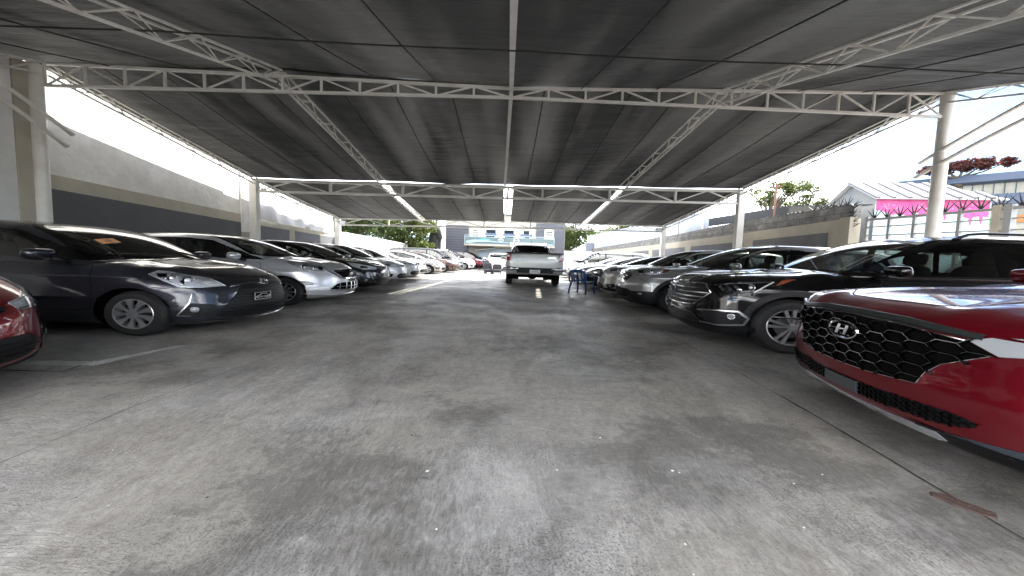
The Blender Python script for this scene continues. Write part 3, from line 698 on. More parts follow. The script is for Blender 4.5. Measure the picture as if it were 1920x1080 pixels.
PICK['doors'] = [[(.95, 1.09), (-.22, 1.09), (-.22, .58), (.95, .58)], [(-.24, 1.09), (-.92, 1.09), (-.92, .62), (-.24, .58)]]; PICK['handles'] = [(-.05, .98), (-.75, .98)]
# ------------------------------------------------------------------ front-end details
OB = ('obl', 48, 18)
def sym(h): return [tuple(p) for p in h]+[(-p[0],)+tuple(p[1:]) for p in h[::-1] if p[0] != 0]
def ob(c, pts, fr=OB): return c.B.uv(np.array(pts, float), fr)
def emblem(c, root, u, z, kind, w_, h_, fr='cyl', parent=None, off=.012):
    p, n = c.pt(u, z, fr, off); n[2] *= .4; n /= np.linalg.norm(n); m = MB()
    if kind == 'h_oval':
        ring(m, p, n, w_, h_, .0075, 36); s_ = w_*.74; t = h_*.74
        glyph(m, [[(-.62, -.78), (-.34, -.78), (-.10, .80), (-.38, .80)], [(.34, -.78), (.62, -.78), (.40, .80), (.12, .80)]][:1], p, n, s_, t, .008)
        glyph(m, [[(.16, -.80), (.42, -.80), (.66, .78), (.38, .78)]], p, n, s_, t, .008)
        glyph(m, [[(-.40, -.22), (.05, .0), (.42, .0), (.42, .22), (-.05, .22), (-.32, -.02)]], p, n, s_, t, .008)
    elif kind == 'h_box':
        r, u_, n_ = frame_from(n); pts = [(-1, .9), (-.8, -1), (.8, -1), (1, .9)]
        m.tube([p+r*a*w_+u_*b_*h_ for a, b_ in pts+[pts[0]]], .006, 6)
        glyph(m, [[(-.62, .62), (-.38, .62), (-.30, -.7), (-.5, -.7)], [(.38, .62), (.62, .62), (.5, -.7), (.30, -.7)], [(-.36, .1), (.36, .1), (.33, -.14), (-.33, -.14)]], p, n, w_, h_, .007)
    elif kind == 'bar_ring':
        ring(m, p, n, w_, h_, .009, 30); glyph(m, [[(-1.15, -.2), (1.15, -.2), (1.15, .2), (-1.15, .2)]], p, n, w_, h_, .012)
    elif kind == 'ovals':
        ring(m, p, n, w_, h_, .0065, 34); ring(m, p, n, w_*.36, h_*.92, .005, 26); ring(m, p+np.array((0, 0, h_*.36)), n, w_*.66, h_*.44, .005, 26)
    elif kind == 'three':
        glyph(m, [[(0, 0), (.35, .5), (0, 1), (-.35, .5)], [(0, 0), (-.2, -.6), (-.85, -.6), (-.6, 0)], [(0, 0), (.2, -.6), (.85, -.6), (.6, 0)]], p, n, w_, h_, .008)
    else: ring(m, p, n, w_, h_, .008, 30); glyph(m, [[(-.6, -.15), (.6, -.15), (.6, .15), (-.6, .15)]], p, n, w_, h_, .008)
    return m.build('emblem', M['chrome'], parent or root, sharp=40)
def headlight(c, root, outline, fr, elems, base='clear', basecol=None, lens=True):
    """one pair; each side a part with its own bowl and clear cover"""
    m = MB(); c.patch(m, outline, fr, .003, 0, .045, .02); m2 = MB(); c.patch(m2, outline, fr, .016, 0, .045, .016)
    e = MB()
    for el in elems:
        k = el[0]
        if k == 'bowl':
            p = np.array(el[1], float); n = c.B.grad(p[None])[0]; n = n*.5+np.array((.9, .25, 0)); n /= np.linalg.norm(n); q = c.B.project(ob(c, [tuple(p)]), OB)[0]+c.B.grad(p[None])[0]*.006
            r_ = el[2]; ring(e, q+n*.004, n, r_, r_, .006, 26, 0); disc(e, q+n*.002, n, r_*.97, r_*.97, 26, 1, -.012); disc(e, q+n*.010, n, r_*.5, r_*.5, 18, 2, .012)
        elif k == 'strip': c.strip(e, ob(c, el[1], fr) if fr != 'cyl' else el[1], fr, el[2], .006, {'w': 3, 'c': 0, 'a': 4}[el[3]], rise=.004)
        elif k == 'poly': c.patch(e, ob(c, el[1], fr) if fr != 'cyl' else el[1], fr, .007, {'w': 3, 'c': 0, 'a': 4, 'd': 5}[el[2]], .04, .006)
    for sd in (1, -1):
        o = None
        for mb_, nm, mts in ((m, 'headlight', [M[base]]), (e, 'reflector', [M['chrome'], M['darkchrome'], M['lens'] if False else M['clear'], M['paperw'], M['amber'], M['gloss']]), (m2, 'lens_cover', [M['lens']])):
            if not mb_.V or (nm == 'lens_cover' and not lens): continue
            V = np.array(mb_.V)*[1, sd, 1]; Fc = mb_.F if sd > 0 else [f[::-1] for f in mb_.F]
            x = mesh(nm, V, Fc, None, root if o is None else o, True, mats=mts, fmat=mb_.M, sharp=35)
            if o is None: o = x
def gpatch(c, root, name, pts, mt, off=.004, fr='cyl', mirror=False, step=.05):
    m = MB(); c.patch(m, pts, fr, off, 0, step, .012, False); o = mesh(name, m.V, m.F, mt, root, True, sharp=45)
    if mirror: mesh(name, np.array(m.V)*[1, -1, 1], [f[::-1] for f in m.F], mt, root, True, sharp=45)
    return o
def gstrips(c, root, name, lst, mt, fr='cyl', mirror=False, rise=.008, off=.006):
    m = MB()
    for pts, wd in lst: c.strip(m, pts, fr, wd, off, 0, .03, rise, False, False)
    if mirror: mesh(name, np.array(m.V)*[1, -1, 1], [f[::-1] for f in m.F], mt, root, True, sharp=45)
    return mesh(name, m.V, m.F, mt, root, True, sharp=45)
def slats(c, root, parent, out, zs, wd, mt, name='grille_slat', droop=0., rise=.012, off=.004):
    o = np.array(out); m = MB()
    for z in zs:
        xs = [];
        for i in range(len(o)):
            a, b_ = o[i-1], o[i]
            if (a[1] > z) != (b_[1] > z): xs.append(a[0]+(b_[0]-a[0])*(z-a[1])/(b_[1]-a[1]))
        if len(xs) >= 2:
            e = max(xs)-.015; us = np.linspace(-e, e, 14); c.strip(m, [(u, z-droop*(1-(u/e)**2)) for u in us], 'cyl', wd, off, 0, .04, rise)
    return mesh(name, m.V, m.F, mt, parent, True, sharp=45) if m.V else None
def hexnet(c, parent, out, cw, ch, wd, mt, name='grille_mesh', off=.006, rise=.006, upper=False):
    """flat-topped hexagon wires clipped to the opening; upper: only the top edge and shoulders of each cell"""
    o = np.array(out); m = MB(); mn, mx_ = o.min(0), o.max(0); E_ = set(); px_, pz_ = cw*.75, ch; colsn = int((mx_[0]-mn[0])/px_)+3; rows = int((mx_[1]-mn[1])/ch)+3; cx0 = -int(colsn/2)*px_
    for k in range(colsn+1):
        for r in range(-1, rows):
            cx = cx0+k*px_; cz = mn[1]+r*ch+(ch/2 if k % 2 else 0); a_ = cw*.5; pts = [(cx-a_, cz), (cx-a_/2, cz+ch/2), (cx+a_/2, cz+ch/2), (cx+a_, cz), (cx+a_/2, cz-ch/2), (cx-a_/2, cz-ch/2)]
            for i in range(3 if upper else 6):
                a, b_ = pts[i], pts[(i+1) % 6]
                if upper and i != 1: a, b_ = ((a[0]*.45+b_[0]*.55, a[1]*.45+b_[1]*.55), b_) if i == 0 else (a, (a[0]*.55+b_[0]*.45, a[1]*.55+b_[1]*.45))
                key = tuple(sorted([(round(a[0], 3), round(a[1], 3)), (round(b_[0], 3), round(b_[1], 3))])); mid = np.array([[(a[0]+b_[0])/2, (a[1]+b_[1])/2]])
                if key in E_ or not (inpoly(mid, o)[0]) or not (inpoly(np.array([a]), o)[0] or inpoly(np.array([b_]), o)[0]): continue
                E_.add(key); c.strip(m, [a, b_], 'cyl', wd, off, 0, .08, rise)
    return mesh(name, m.V, m.F, mt, parent, True, sharp=45) if m.V else None
def plate_part(c, root, u, z, w_, h_, txt, dark=False, fr='cyl', off=.012):
    p, n = c.pt(u, z, fr, off); n[2] = 0; n /= np.linalg.norm(n); m = MB(); r, u_, n_ = frame_from(n)
    glyph(m, [[(-1, -1), (1, -1), (1, 1), (-1, 1)]], p, n, w_/2, h_/2, .006, 0); q = p+n*.0065
    for a, b_ in (((-.97, .93), (.97, .93)), ((-.97, -.93), (.97, -.93)), ((-.97, -.93), (-.97, .93)), ((.97, -.93), (.97, .93))): m.bar(q+r*a[0]*w_/2+u_*a[1]*h_/2, q+r*b_[0]*w_/2+u_*b_[1]*h_/2, .006, .003, 1)
    if dark:
        car = [(-.8, -.45), (-.75, -.1), (-.45, .05), (-.2, .45), (.3, .45), (.55, .1), (.8, .0), (.82, -.45)]; 
        for i in range(len(car)-1): m.bar(q+r*car[i][0]*w_/2+u_*(car[i][1]+.1)*h_/2, q+r*car[i+1][0]*w_/2+u_*(car[i+1][1]+.1)*h_/2, .008, .003, 1)
        text(m, txt, q+n*.001-u_*h_*.18, n, h_*.34, 1)
    else: text(m, txt, q+n*.001, n, h_*.62, 1)
    return m.build('number_plate', [M['gloss'] if dark else M['plate'], M['paperw'] if dark else M['ink']], root)
def wipers(c, root):
    P = c.P; x0 = P['xc']-.02
    for a, b_ in (((x0-.03, .55), (x0-.24, .02)), ((x0-.0, -.05), (x0-.20, -.58))):
        m = MB(); k = 10; uv = [(a[0]+(b_[0]-a[0])*t, a[1]+(b_[1]-a[1])*t) for t in np.linspace(0, 1, k)]; S = c.B.project(uv, 'top'); N = c.B.grad(S); m.tube(list(S+N*.016), .008, 5); m.tube(list((S+N*.028)[:6]), [.012, .012, .011, .01, .009, .008], 5)
        m.build('wiper', M['black'], root, smooth=True)
def sticker(c, root, x, y, w_, h_, txt, bgm, inkm, name='windscreen_sticker'):
    m = MB(); c.patch(m, [(x-h_/2, y-w_/2), (x-h_/2, y+w_/2), (x+h_/2, y+w_/2), (x+h_/2, y-w_/2)], 'top', .004, 0, .06, 0)
    V, Fc = text_polys(txt, 1) if txt.strip() else ([(0, 0, 0)], []); uv = [(x-v[1]*h_*.8, y+v[0]*h_*.75) for v in V]
    S = c.B.project(uv, 'top'); N = c.B.grad(S); m.add(S+N*.006, Fc, 1)
    mesh(name, m.V, m.F, None, root, False, mats=[bgm, inkm], fmat=m.M)
def roof_rails(c, root):
    P = c.P
    for sd in (1, -1):
        m = MB(); xs = np.linspace(P['xc']-1.15, P['xr']+.55, 16); uv = [(x, P['W']-.27) for x in xs]; S = c.B.project(uv, 'top'); h = [.0]+[.055]*14+[.0]; pts = [s_+np.array((0, 0, hh)) for s_, hh in zip(S, h)]
        pts = [p*[1, sd, 1] for p in pts]; m.tube(pts, [.02]+[.017]*14+[.02], 8); m.build('roof_rail', M['gloss'], root, smooth=True)
def taillight(c, root, pts, fr='cylr'):
    for sd in (1, -1):
        m = MB(); c.patch(m, pts, fr, .006, 0, .05, .012); V = np.array(m.V)*[1, sd, 1]; mesh('tail_light', V, m.F if sd > 0 else [f[::-1] for f in m.F], M['redlens'], root, True, sharp=45)
def rear_std(c, root):
    P = c.P; b_ = P['dlo'][0][1]
    taillight(c, root, rpoly([(.62, b_-.28), (.95, b_-.24), (1.0, b_-.02), (.72, b_-.04)], .03)); plate_part(c, root, 0, b_-.32, .32, .15, 'A 48 217', fr='cylr')
def det_yaris(c, root):
    g = sym([(0, .705), (.12, .70), (.35, .672), (.41, .61), (.52, .45), (.62, .33), (.66, .265), (.58, .222), (.3, .212), (0, .21)])
    gr = gpatch(c, root, 'grille', g, M['black'], .003); slats(c, root, gr, g, np.arange(.26, .64, .042), .016, M['black'], droop=.01)
    gstrips(c, root, 'bumper_lip', [([(-.75, .20), (-.62, .195), (-.3, .175), (0, .17), (.3, .175), (.62, .195), (.75, .20)], .022)], M['darkchrome'])
    gstrips(c, root, 'chrome_trim', [([(.09, .695), (.35, .677), (.50, .655)], .012)], M['chrome'], mirror=True)
    emblem(c, root, 0, .685, 'ovals', .075, .048)
    hl = ob(c, [(1.39, .79, .82), (1.42, .72, .86), (1.49, .68, .85), (1.66, .63, .80), (1.79, .55, .76), (1.85, .53, .72), (1.92, .50, .66), (1.80, .66, .65), (1.69, .73, .65), (1.64, .76, .66), (1.47, .79, .77)])
    headlight(c, root, hl, OB, [('bowl', (1.665, .675, .735), .062), ('bowl', (1.555, .725, .765), .045), ('poly', [(1.79, .575, .735), (1.84, .545, .715), (1.80, .60, .69), (1.76, .62, .71)], 'w'), ('poly', [(1.86, .535, .695), (1.90, .51, .665), (1.84, .59, .67), (1.81, .61, .685)], 'w'), ('strip', [(1.40, .775, .83), (1.55, .77, .745), (1.66, .745, .675), (1.80, .665, .668)], .014, 'c'), ('poly', [(1.43, .755, .835), (1.50, .71, .83), (1.53, .745, .78), (1.47, .775, .79)], 'd')])
    fg = rpoly([(.80, .44), (.66, .42), (.60, .36), (.61, .30), (.68, .265), (.97, .285), (.93, .35), (.85, .45)], .02)
    gpatch(c, root, 'fog_recess', fg, M['black'], .003, mirror=True)
    gstrips(c, root, 'chrome_blade', [([(.835, .57), (.86, .45), (.925, .34), (.96, .285), (.85, .272)], [.006, .022, .024, .018, .012])], M['satin'], mirror=True)
    for sd in (1, -1):
        p, n = c.pt(.82*sd, .36, 'cyl', .012); m = MB(); disc(m, p, n, .042, .042, 22, 0, .012); ring(m, p, n, .044, .044, .006, 22, 1); m.build('fog_lamp', [M['fog'], M['black']], root, smooth=True)
    gstrips(c, root, 'bumper_seam', [([(.86, .59), (1.02, .64), (1.14, .66), (1.27, .61)], .005)], M['dark'], mirror=True, rise=0, off=.0014)
    plate_part(c, root, -.13, .485, .27, .11, 'AUTO SALES', True); wipers(c, root)
    sticker(c, root, .56, -.33, .20, .10, '18', M['stick_o'], M['ink']); rear_std(c, root)
def det_note(c, root):
    g = sym([(0, .79), (.46, .785), (.50, .76), (.33, .615), (0, .60)]); gr = gpatch(c, root, 'grille', g, M['black'], .003); hexnet(c, gr, g, .05, .03, .005, M['gloss'])
    gstrips(c, root, 'chrome_trim', [([(.66, .79), (.52, .70), (.37, .60), (.2, .585), (0, .58)], [.02, .045, .035, .025, .02])], M['chrome'], mirror=True, rise=.014)
    emblem(c, root, 0, .70, 'bar_ring', .055, .055)
    hl = ob(c, [(1.31, .74, .95), (1.45, .69, .96), (1.67, .65, .90), (1.83, .54, .85), (1.87, .60, .76), (1.70, .74, .76), (1.55, .79, .81)])
    headlight(c, root, hl, OB, [('bowl', (1.60, .735, .835), .052), ('bowl', (1.74, .67, .81), .042), ('strip', [(1.35, .745, .93), (1.55, .785, .825), (1.70, .74, .775), (1.85, .62, .77)], .014, 'c'), ('poly', [(1.76, .60, .86), (1.82, .56, .84), (1.84, .62, .78), (1.79, .65, .80)], 'd')])
    lg = sym([(0, .50), (.40, .50), (.50, .47), (.62, .36), (0, .33)]); l = gpatch(c, root, 'lower_grille', lg, M['dark'], .003)
    gstrips(c, root, 'grille_bars', [([(-.5, .415), (0, .40), (.5, .415)], .018), ([(-.62, .345), (0, .325), (.62, .345)], .022)]+[([(u, .50), (u*1.06, .335)], .016) for u in (-.42, -.25, -.08, .08, .25, .42)], M['satin'])
    gpatch(c, root, 'fog_bar', rpoly([(.60, .425), (.93, .435), (.96, .36), (.66, .345)], .015), M['clear'], .006, mirror=True)
    gstrips(c, root, 'fog_trim', [([(.60, .445), (.93, .45), (.985, .36), (.66, .335)], .010)], M['satin'], mirror=True)
    gstrips(c, root, 'bumper_lip', [([(1.10, .30), (.9, .25), (.5, .225), (0, .22)], .02)], M['satin'], mirror=True)
    plate_part(c, root, 0, .545, .27, .08, 'AUTO', True); wipers(c, root)
    sticker(c, root, .45, -.42, .16, .08, '21', M['glass'], M['stick_y']); rear_std(c, root)
    m = MB(); p, n = c.pt(-.9, -.12, 'top'); m.tube([p, p+np.array((-.16, 0, .17))], [.008, .003], 6); m.build('antenna', M['black'], root)
def det_sfb(c, root):
    g = sym([(0, .90), (.30, .90), (.66, .895), (.755, .78), (.56, .585), (.30, .565), (0, .56)]); gr = gpatch(c, root, 'grille', g, M['black'], .003)
    slats(c, root, gr, g, (.835, .77, .705, .645), .030, M['darkchrome'], droop=.018, rise=.018)
    gstrips(c, root, 'grille_surround', [(list(g)+[g[0]], .024)], M['chrome'], rise=.016); emblem(c, root, 0, .765, 'h_oval', .085, .052, off=.03)
    hl = ob(c, [(2.05, .71, .885), (1.79, .82, .94), (1.52, .835, .975), (1.44, .815, 1.005), (1.30, .82, 1.02), (1.48, .875, .94), (1.73, .89, .81), (2.02, .78, .815)])
    headlight(c, root, hl, OB, [('poly', [(1.46, .84, .985), (1.40, .825, 1.0), (1.32, .83, 1.012), (1.45, .868, .95), (1.52, .88, .92)], 'a'), ('strip', [(1.53, .845, .965), (1.64, .875, .88), (1.73, .885, .815)], .022, 'w'), ('bowl', (1.745, .865, .88), .040), ('poly', [(1.90, .82, .905), (1.87, .83, .905), (1.83, .865, .845), (1.87, .855, .84)], 'c'), ('poly', [(1.97, .79, .90), (1.94, .80, .90), (1.90, .845, .835), (1.94, .83, .835)], 'c'), ('poly', [(2.02, .75, .885), (2.0, .765, .885), (1.97, .815, .83), (2.0, .80, .825)], 'c'), ('strip', [(2.04, .715, .88), (1.79, .825, .93), (1.55, .84, .965)], .008, 'c')], base='gloss')
    fg = rpoly([(.66, .50), (1.0, .54), (1.08, .45), (1.04, .38), (.84, .355), (.70, .37)], .03); gpatch(c, root, 'fog_recess', fg, M['black'], .003, mirror=True)
    gstrips(c, root, 'fog_surround', [([(.62, .515), (.85, .545), (1.0, .55), (1.085, .46), (1.05, .375), (.85, .34), (.66, .35)], [.012, .02, .034, .045, .034, .022, .012])], M['satin'], mirror=True, rise=.016)
    for sd in (1, -1):
        p, n = c.pt(.95*sd, .475, 'cyl', .014); m = MB(); disc(m, p, n, .032, .032, 20, 0, .014); ring(m, p, n, .034, .034, .005, 20, 1); m.build('fog_lamp', [M['fog'], M['chrome']], root, smooth=True)
    lg = rpoly(sym([(0, .43), (.56, .43), (.58, .32), (.3, .275), (0, .27)]), .03); l = gpatch(c, root, 'lower_grille', lg, M['black'], .003); slats(c, root, l, lg, (.39, .355, .32), .01, M['gloss'])
    gstrips(c, root, 'chrome_trim', [([(0, .475), (.40, .475), (.56, .455), (.62, .40), (.70, .345)], [.016, .018, .02, .02, .01])], M['darkchrome'], mirror=True, rise=.012)
    gpatch(c, root, 'lower_bumper', sym([(0, .262), (.3, .265), (.62, .30), (1.05, .335), (1.22, .335), (1.22, .20), (.8, .17), (0, .17)]), M['black'], .004, step=.07)
    gstrips(c, root, 'window_chrome', [([(P_, c.P['dlo'][0][1]-.018+.012*(c.P['xc']-P_)) for P_ in np.linspace(c.P['xc']-.2, c.P['xr']+.7, 16)], .014)], M['chrome'], 'side', True, .006)
    roof_rails(c, root); wipers(c, root); sticker(c, root, .12, .42, .46, .075, 'AUTOSALES', M['paperw'], M['ink']); sticker(c, root, .55, -.18, .24, .16, ' ', M['stick_p'], M['ink'])
    rear_std(c, root)
def det_sfr(c, root):
    g = sym([(0, .845), (.30, .84), (.56, .815), (.635, .765), (.50, .67), (.45, .60), (.425, .53), (.2, .505), (0, .50)]); gr = gpatch(c, root, 'grille', g, M['dark'], .003)
    hexnet(c, gr, g, .135, .066, .0085, M['gloss'], off=.010, rise=.014)
    hexnet(c, gr, g, .135, .066, .0045, M['darkchrome'], name='grille_edges', off=.024, rise=.003, upper=True)
    gstrips(c, root, 'grille_band', [([(0, .878), (.30, .873), (.60, .845)], [.058, .056, .04])], mat('band_charcoal', (.035, .04, .04), .35, .4), mirror=True, rise=.006)
    gstrips(c, root, 'chrome_trim', [([(0, .850), (.30, .845), (.56, .818)], .010), ([(0, .498), (.2, .503), (.428, .526), (.452, .60), (.50, .668), (.63, .762)], .006)], M['chrome'], mirror=True, rise=.010)
    emblem(c, root, 0, .735, 'h_oval', .112, .060, off=.04)
    gpatch(c, root, 'chrome_wing', [(.56, .822), (.62, .852), (.72, .848), (.95, .885), (1.15, .90), (1.15, .87), (.95, .835), (.72, .785), (.645, .765)], M['satinp'], .008, mirror=True)
    headlight(c, root, [(.66, .862), (.78, .872), (1.0, .915), (1.12, .925), (1.0, .895), (.74, .855)], 'cyl', [], base='clear')
    lg = sym([(0, .40), (.30, .41), (.54, .425), (.615, .41), (.62, .385), (.53, .345), (.3, .325), (0, .32)]); l = gpatch(c, root, 'lower_grille', rpoly(lg, .02), M['black'], .003); hexnet(c, l, lg, .034, .028, .007, M['gloss'], off=.004, rise=.008)
    gpatch(c, root, 'plate_bracket', [(-.13, .40), (.13, .40), (.13, .322), (-.13, .322)], mat('dark_satin', (.05, .055, .06), .3), .016)
    gpatch(c, root, 'skid_plate', sym([(0, .262), (.3, .268), (.50, .285), (.53, .25), (.50, .235), (0, .215)]), M['satinp'], .010)
    gpatch(c, root, 'lower_bumper', [(.53, .30), (.80, .35), (1.22, .40), (1.22, .20), (.8, .18), (.53, .22)], mat('cladding_grey', (.05, .06, .075), .35), .006, mirror=True, step=.07)
    m = MB(); p, n = c.pt(.82, .60, 'cyl', .01)
    gpatch(c, root, 'headlight_pod', rpoly([(.84, .70), (1.02, .74), (1.05, .60), (.90, .56)], .03), M['gloss'], .006, mirror=True)
    wipers(c, root); roof_rails(c, root); rear_std(c, root)
def det_crv(c, root):
    g = sym([(0, .93), (.46, .945), (.60, .88), (.50, .74), (0, .745)]); gr = gpatch(c, root, 'grille', g, M['gloss'], .003); slats(c, root, gr, g, (.79, .83), .014, M['black'])
    gstrips(c, root, 'chrome_trim', [([(0, .955), (.45, .965), (.56, .90), (.68, .868), (.80, .875)], [.04, .036, .03, .022, .014]), ([(0, .865), (.40, .875), (.52, .90)], .022)], M['chrome'], mirror=True, rise=.016)
    emblem(c, root, 0, .90, 'h_box', .075, .055, off=.03)
    hl = ob(c, [(2.0, .56, .985), (1.79, .68, 1.01), (1.55, .74, 1.03), (1.44, .74, 1.04), (1.50, .82, .99), (1.68, .86, .925), (1.80, .83, .90), (1.98, .71, .905)])
    headlight(c, root, hl, OB, [('bowl', (1.80, .78, .955), .04), ('bowl', (1.70, .82, .96), .036), ('poly', [(1.60, .78, 1.0), (1.46, .755, 1.03), (1.53, .82, .985), (1.64, .85, .945)], 'a'), ('strip', [(1.98, .70, .912), (1.80, .825, .905), (1.68, .855, .93)], .012, 'w'), ('poly', [(1.99, .59, .97), (1.90, .65, .985), (1.90, .74, .92), (1.97, .69, .92)], 'd')])
    gpatch(c, root, 'lower_bumper', sym([(0, .56), (.55, .545), (.66, .50), (.95, .52), (1.22, .50), (1.22, .22), (.8, .17), (0, .17)]), M['black'], .004, step=.07)
    lg = sym([(0, .545), (.52, .53), (.60, .40), (.54, .35), (0, .33)]); l = gpatch(c, root, 'lower_grille', lg, M['dark'], .010); slats(c, root, l, lg, (.40, .45, .50), .012, M['black'])
    gstrips(c, root, 'grille_surround', [([(.53, .54), (.615, .39), (.54, .335), (.3, .32), (0, .315)], .014)], M['darkchrome'], mirror=True, rise=.012, off=.010)
    gpatch(c, root, 'plate_bracket', [(-.16, .62), (.16, .62), (.16, .57), (-.16, .57)], M['satin'], .012)
    gstrips(c, root, 'bumper_seam', [([(.80, .80), (.93, .745), (1.0, .66), (1.0, .50)], .006)], M['dark'], mirror=True, rise=0, off=.0014)
    for sd in (1, -1):
        p, n = c.pt(.84*sd, .455, 'cyl', .012); m = MB(); disc(m, p, n, .04, .025, 20, 0, .012); m.build('fog_lamp', M['fog'], root, smooth=True)
    wipers(c, root); rear_std(c, root)
def det_gen(kind='ovals', gz=None, gw=.42, chrome=True, low=True, mesh_=False, base='clear', plate_=None, bold=False):
    def f(c, root):
        n = c.P['noseh']; z1 = n-.07; z0 = z1-(.26 if bold else .11)
        g = sym([(0, z1), (gw, z1-.005), (gw+.07, z1-.06), (gw-.02, z0), (0, z0-.005)]); gr = gpatch(c, root, 'grille', g, M['black'], .003)
        if mesh_: hexnet(c, gr, g, .07, .045, .006, M['gloss'])
        else: slats(c, root, gr, g, np.linspace(z0+.03, z1-.03, 4 if bold else 2), .018, M['darkchrome' if chrome else 'gloss'])
        if chrome: gstrips(c, root, 'grille_surround', [(list(g)+[g[0]], .016)], M['chrome'], rise=.012)
        emblem(c, root, 0, (z1+z0)/2+.01, kind, .06, .048, off=.02)
        headlight(c, root, rpoly([(gw+.10, n-.09), (.78, n-.02), (1.08, n+.045), (1.20, n+.06), (1.08, n-.06), (.84, n-.15), (gw+.14, n-.155)], .02), 'cyl', [('strip', [(gw+.13, n-.145), (.84, n-.135), (1.06, n-.055)], .014, 'c'), ('strip', [(gw+.13, n-.105), (.78, n-.04), (1.06, n+.03)], .010, 'w'), ('poly', [(.72, n-.06), (.88, n-.03), (.92, n-.10), (.74, n-.12)], 'c')], base=base)
        if low:
            lg = rpoly(sym([(0, .46), (.46, .455), (.56, .36), (.48, .27), (0, .25)]), .05); l = gpatch(c, root, 'lower_grille', lg, M['black'], .003); slats(c, root, l, lg, (.31, .36, .41), .01, M['gloss'])
            gpatch(c, root, 'fog_recess', rpoly([(.66, .44), (.90, .47), (.93, .36), (.72, .31)], .04), M['black'], .003, mirror=True)
            for sd in (1, -1): p, nn = c.pt(.80*sd, .39, 'cyl', .012); m = MB(); disc(m, p, nn, .038, .038, 16, 0, .01); m.build('fog_lamp', M['fog'], root, smooth=True)
            gstrips(c, root, 'bumper_lip', [([(.9, .235), (.5, .215), (0, .21)], .02)], M['satin' if bold else 'black'], mirror=True)
        if plate_: plate_part(c, root, 0, .50, .28, .10, plate_, True)
        wipers(c, root); rear_std(c, root)
    return f
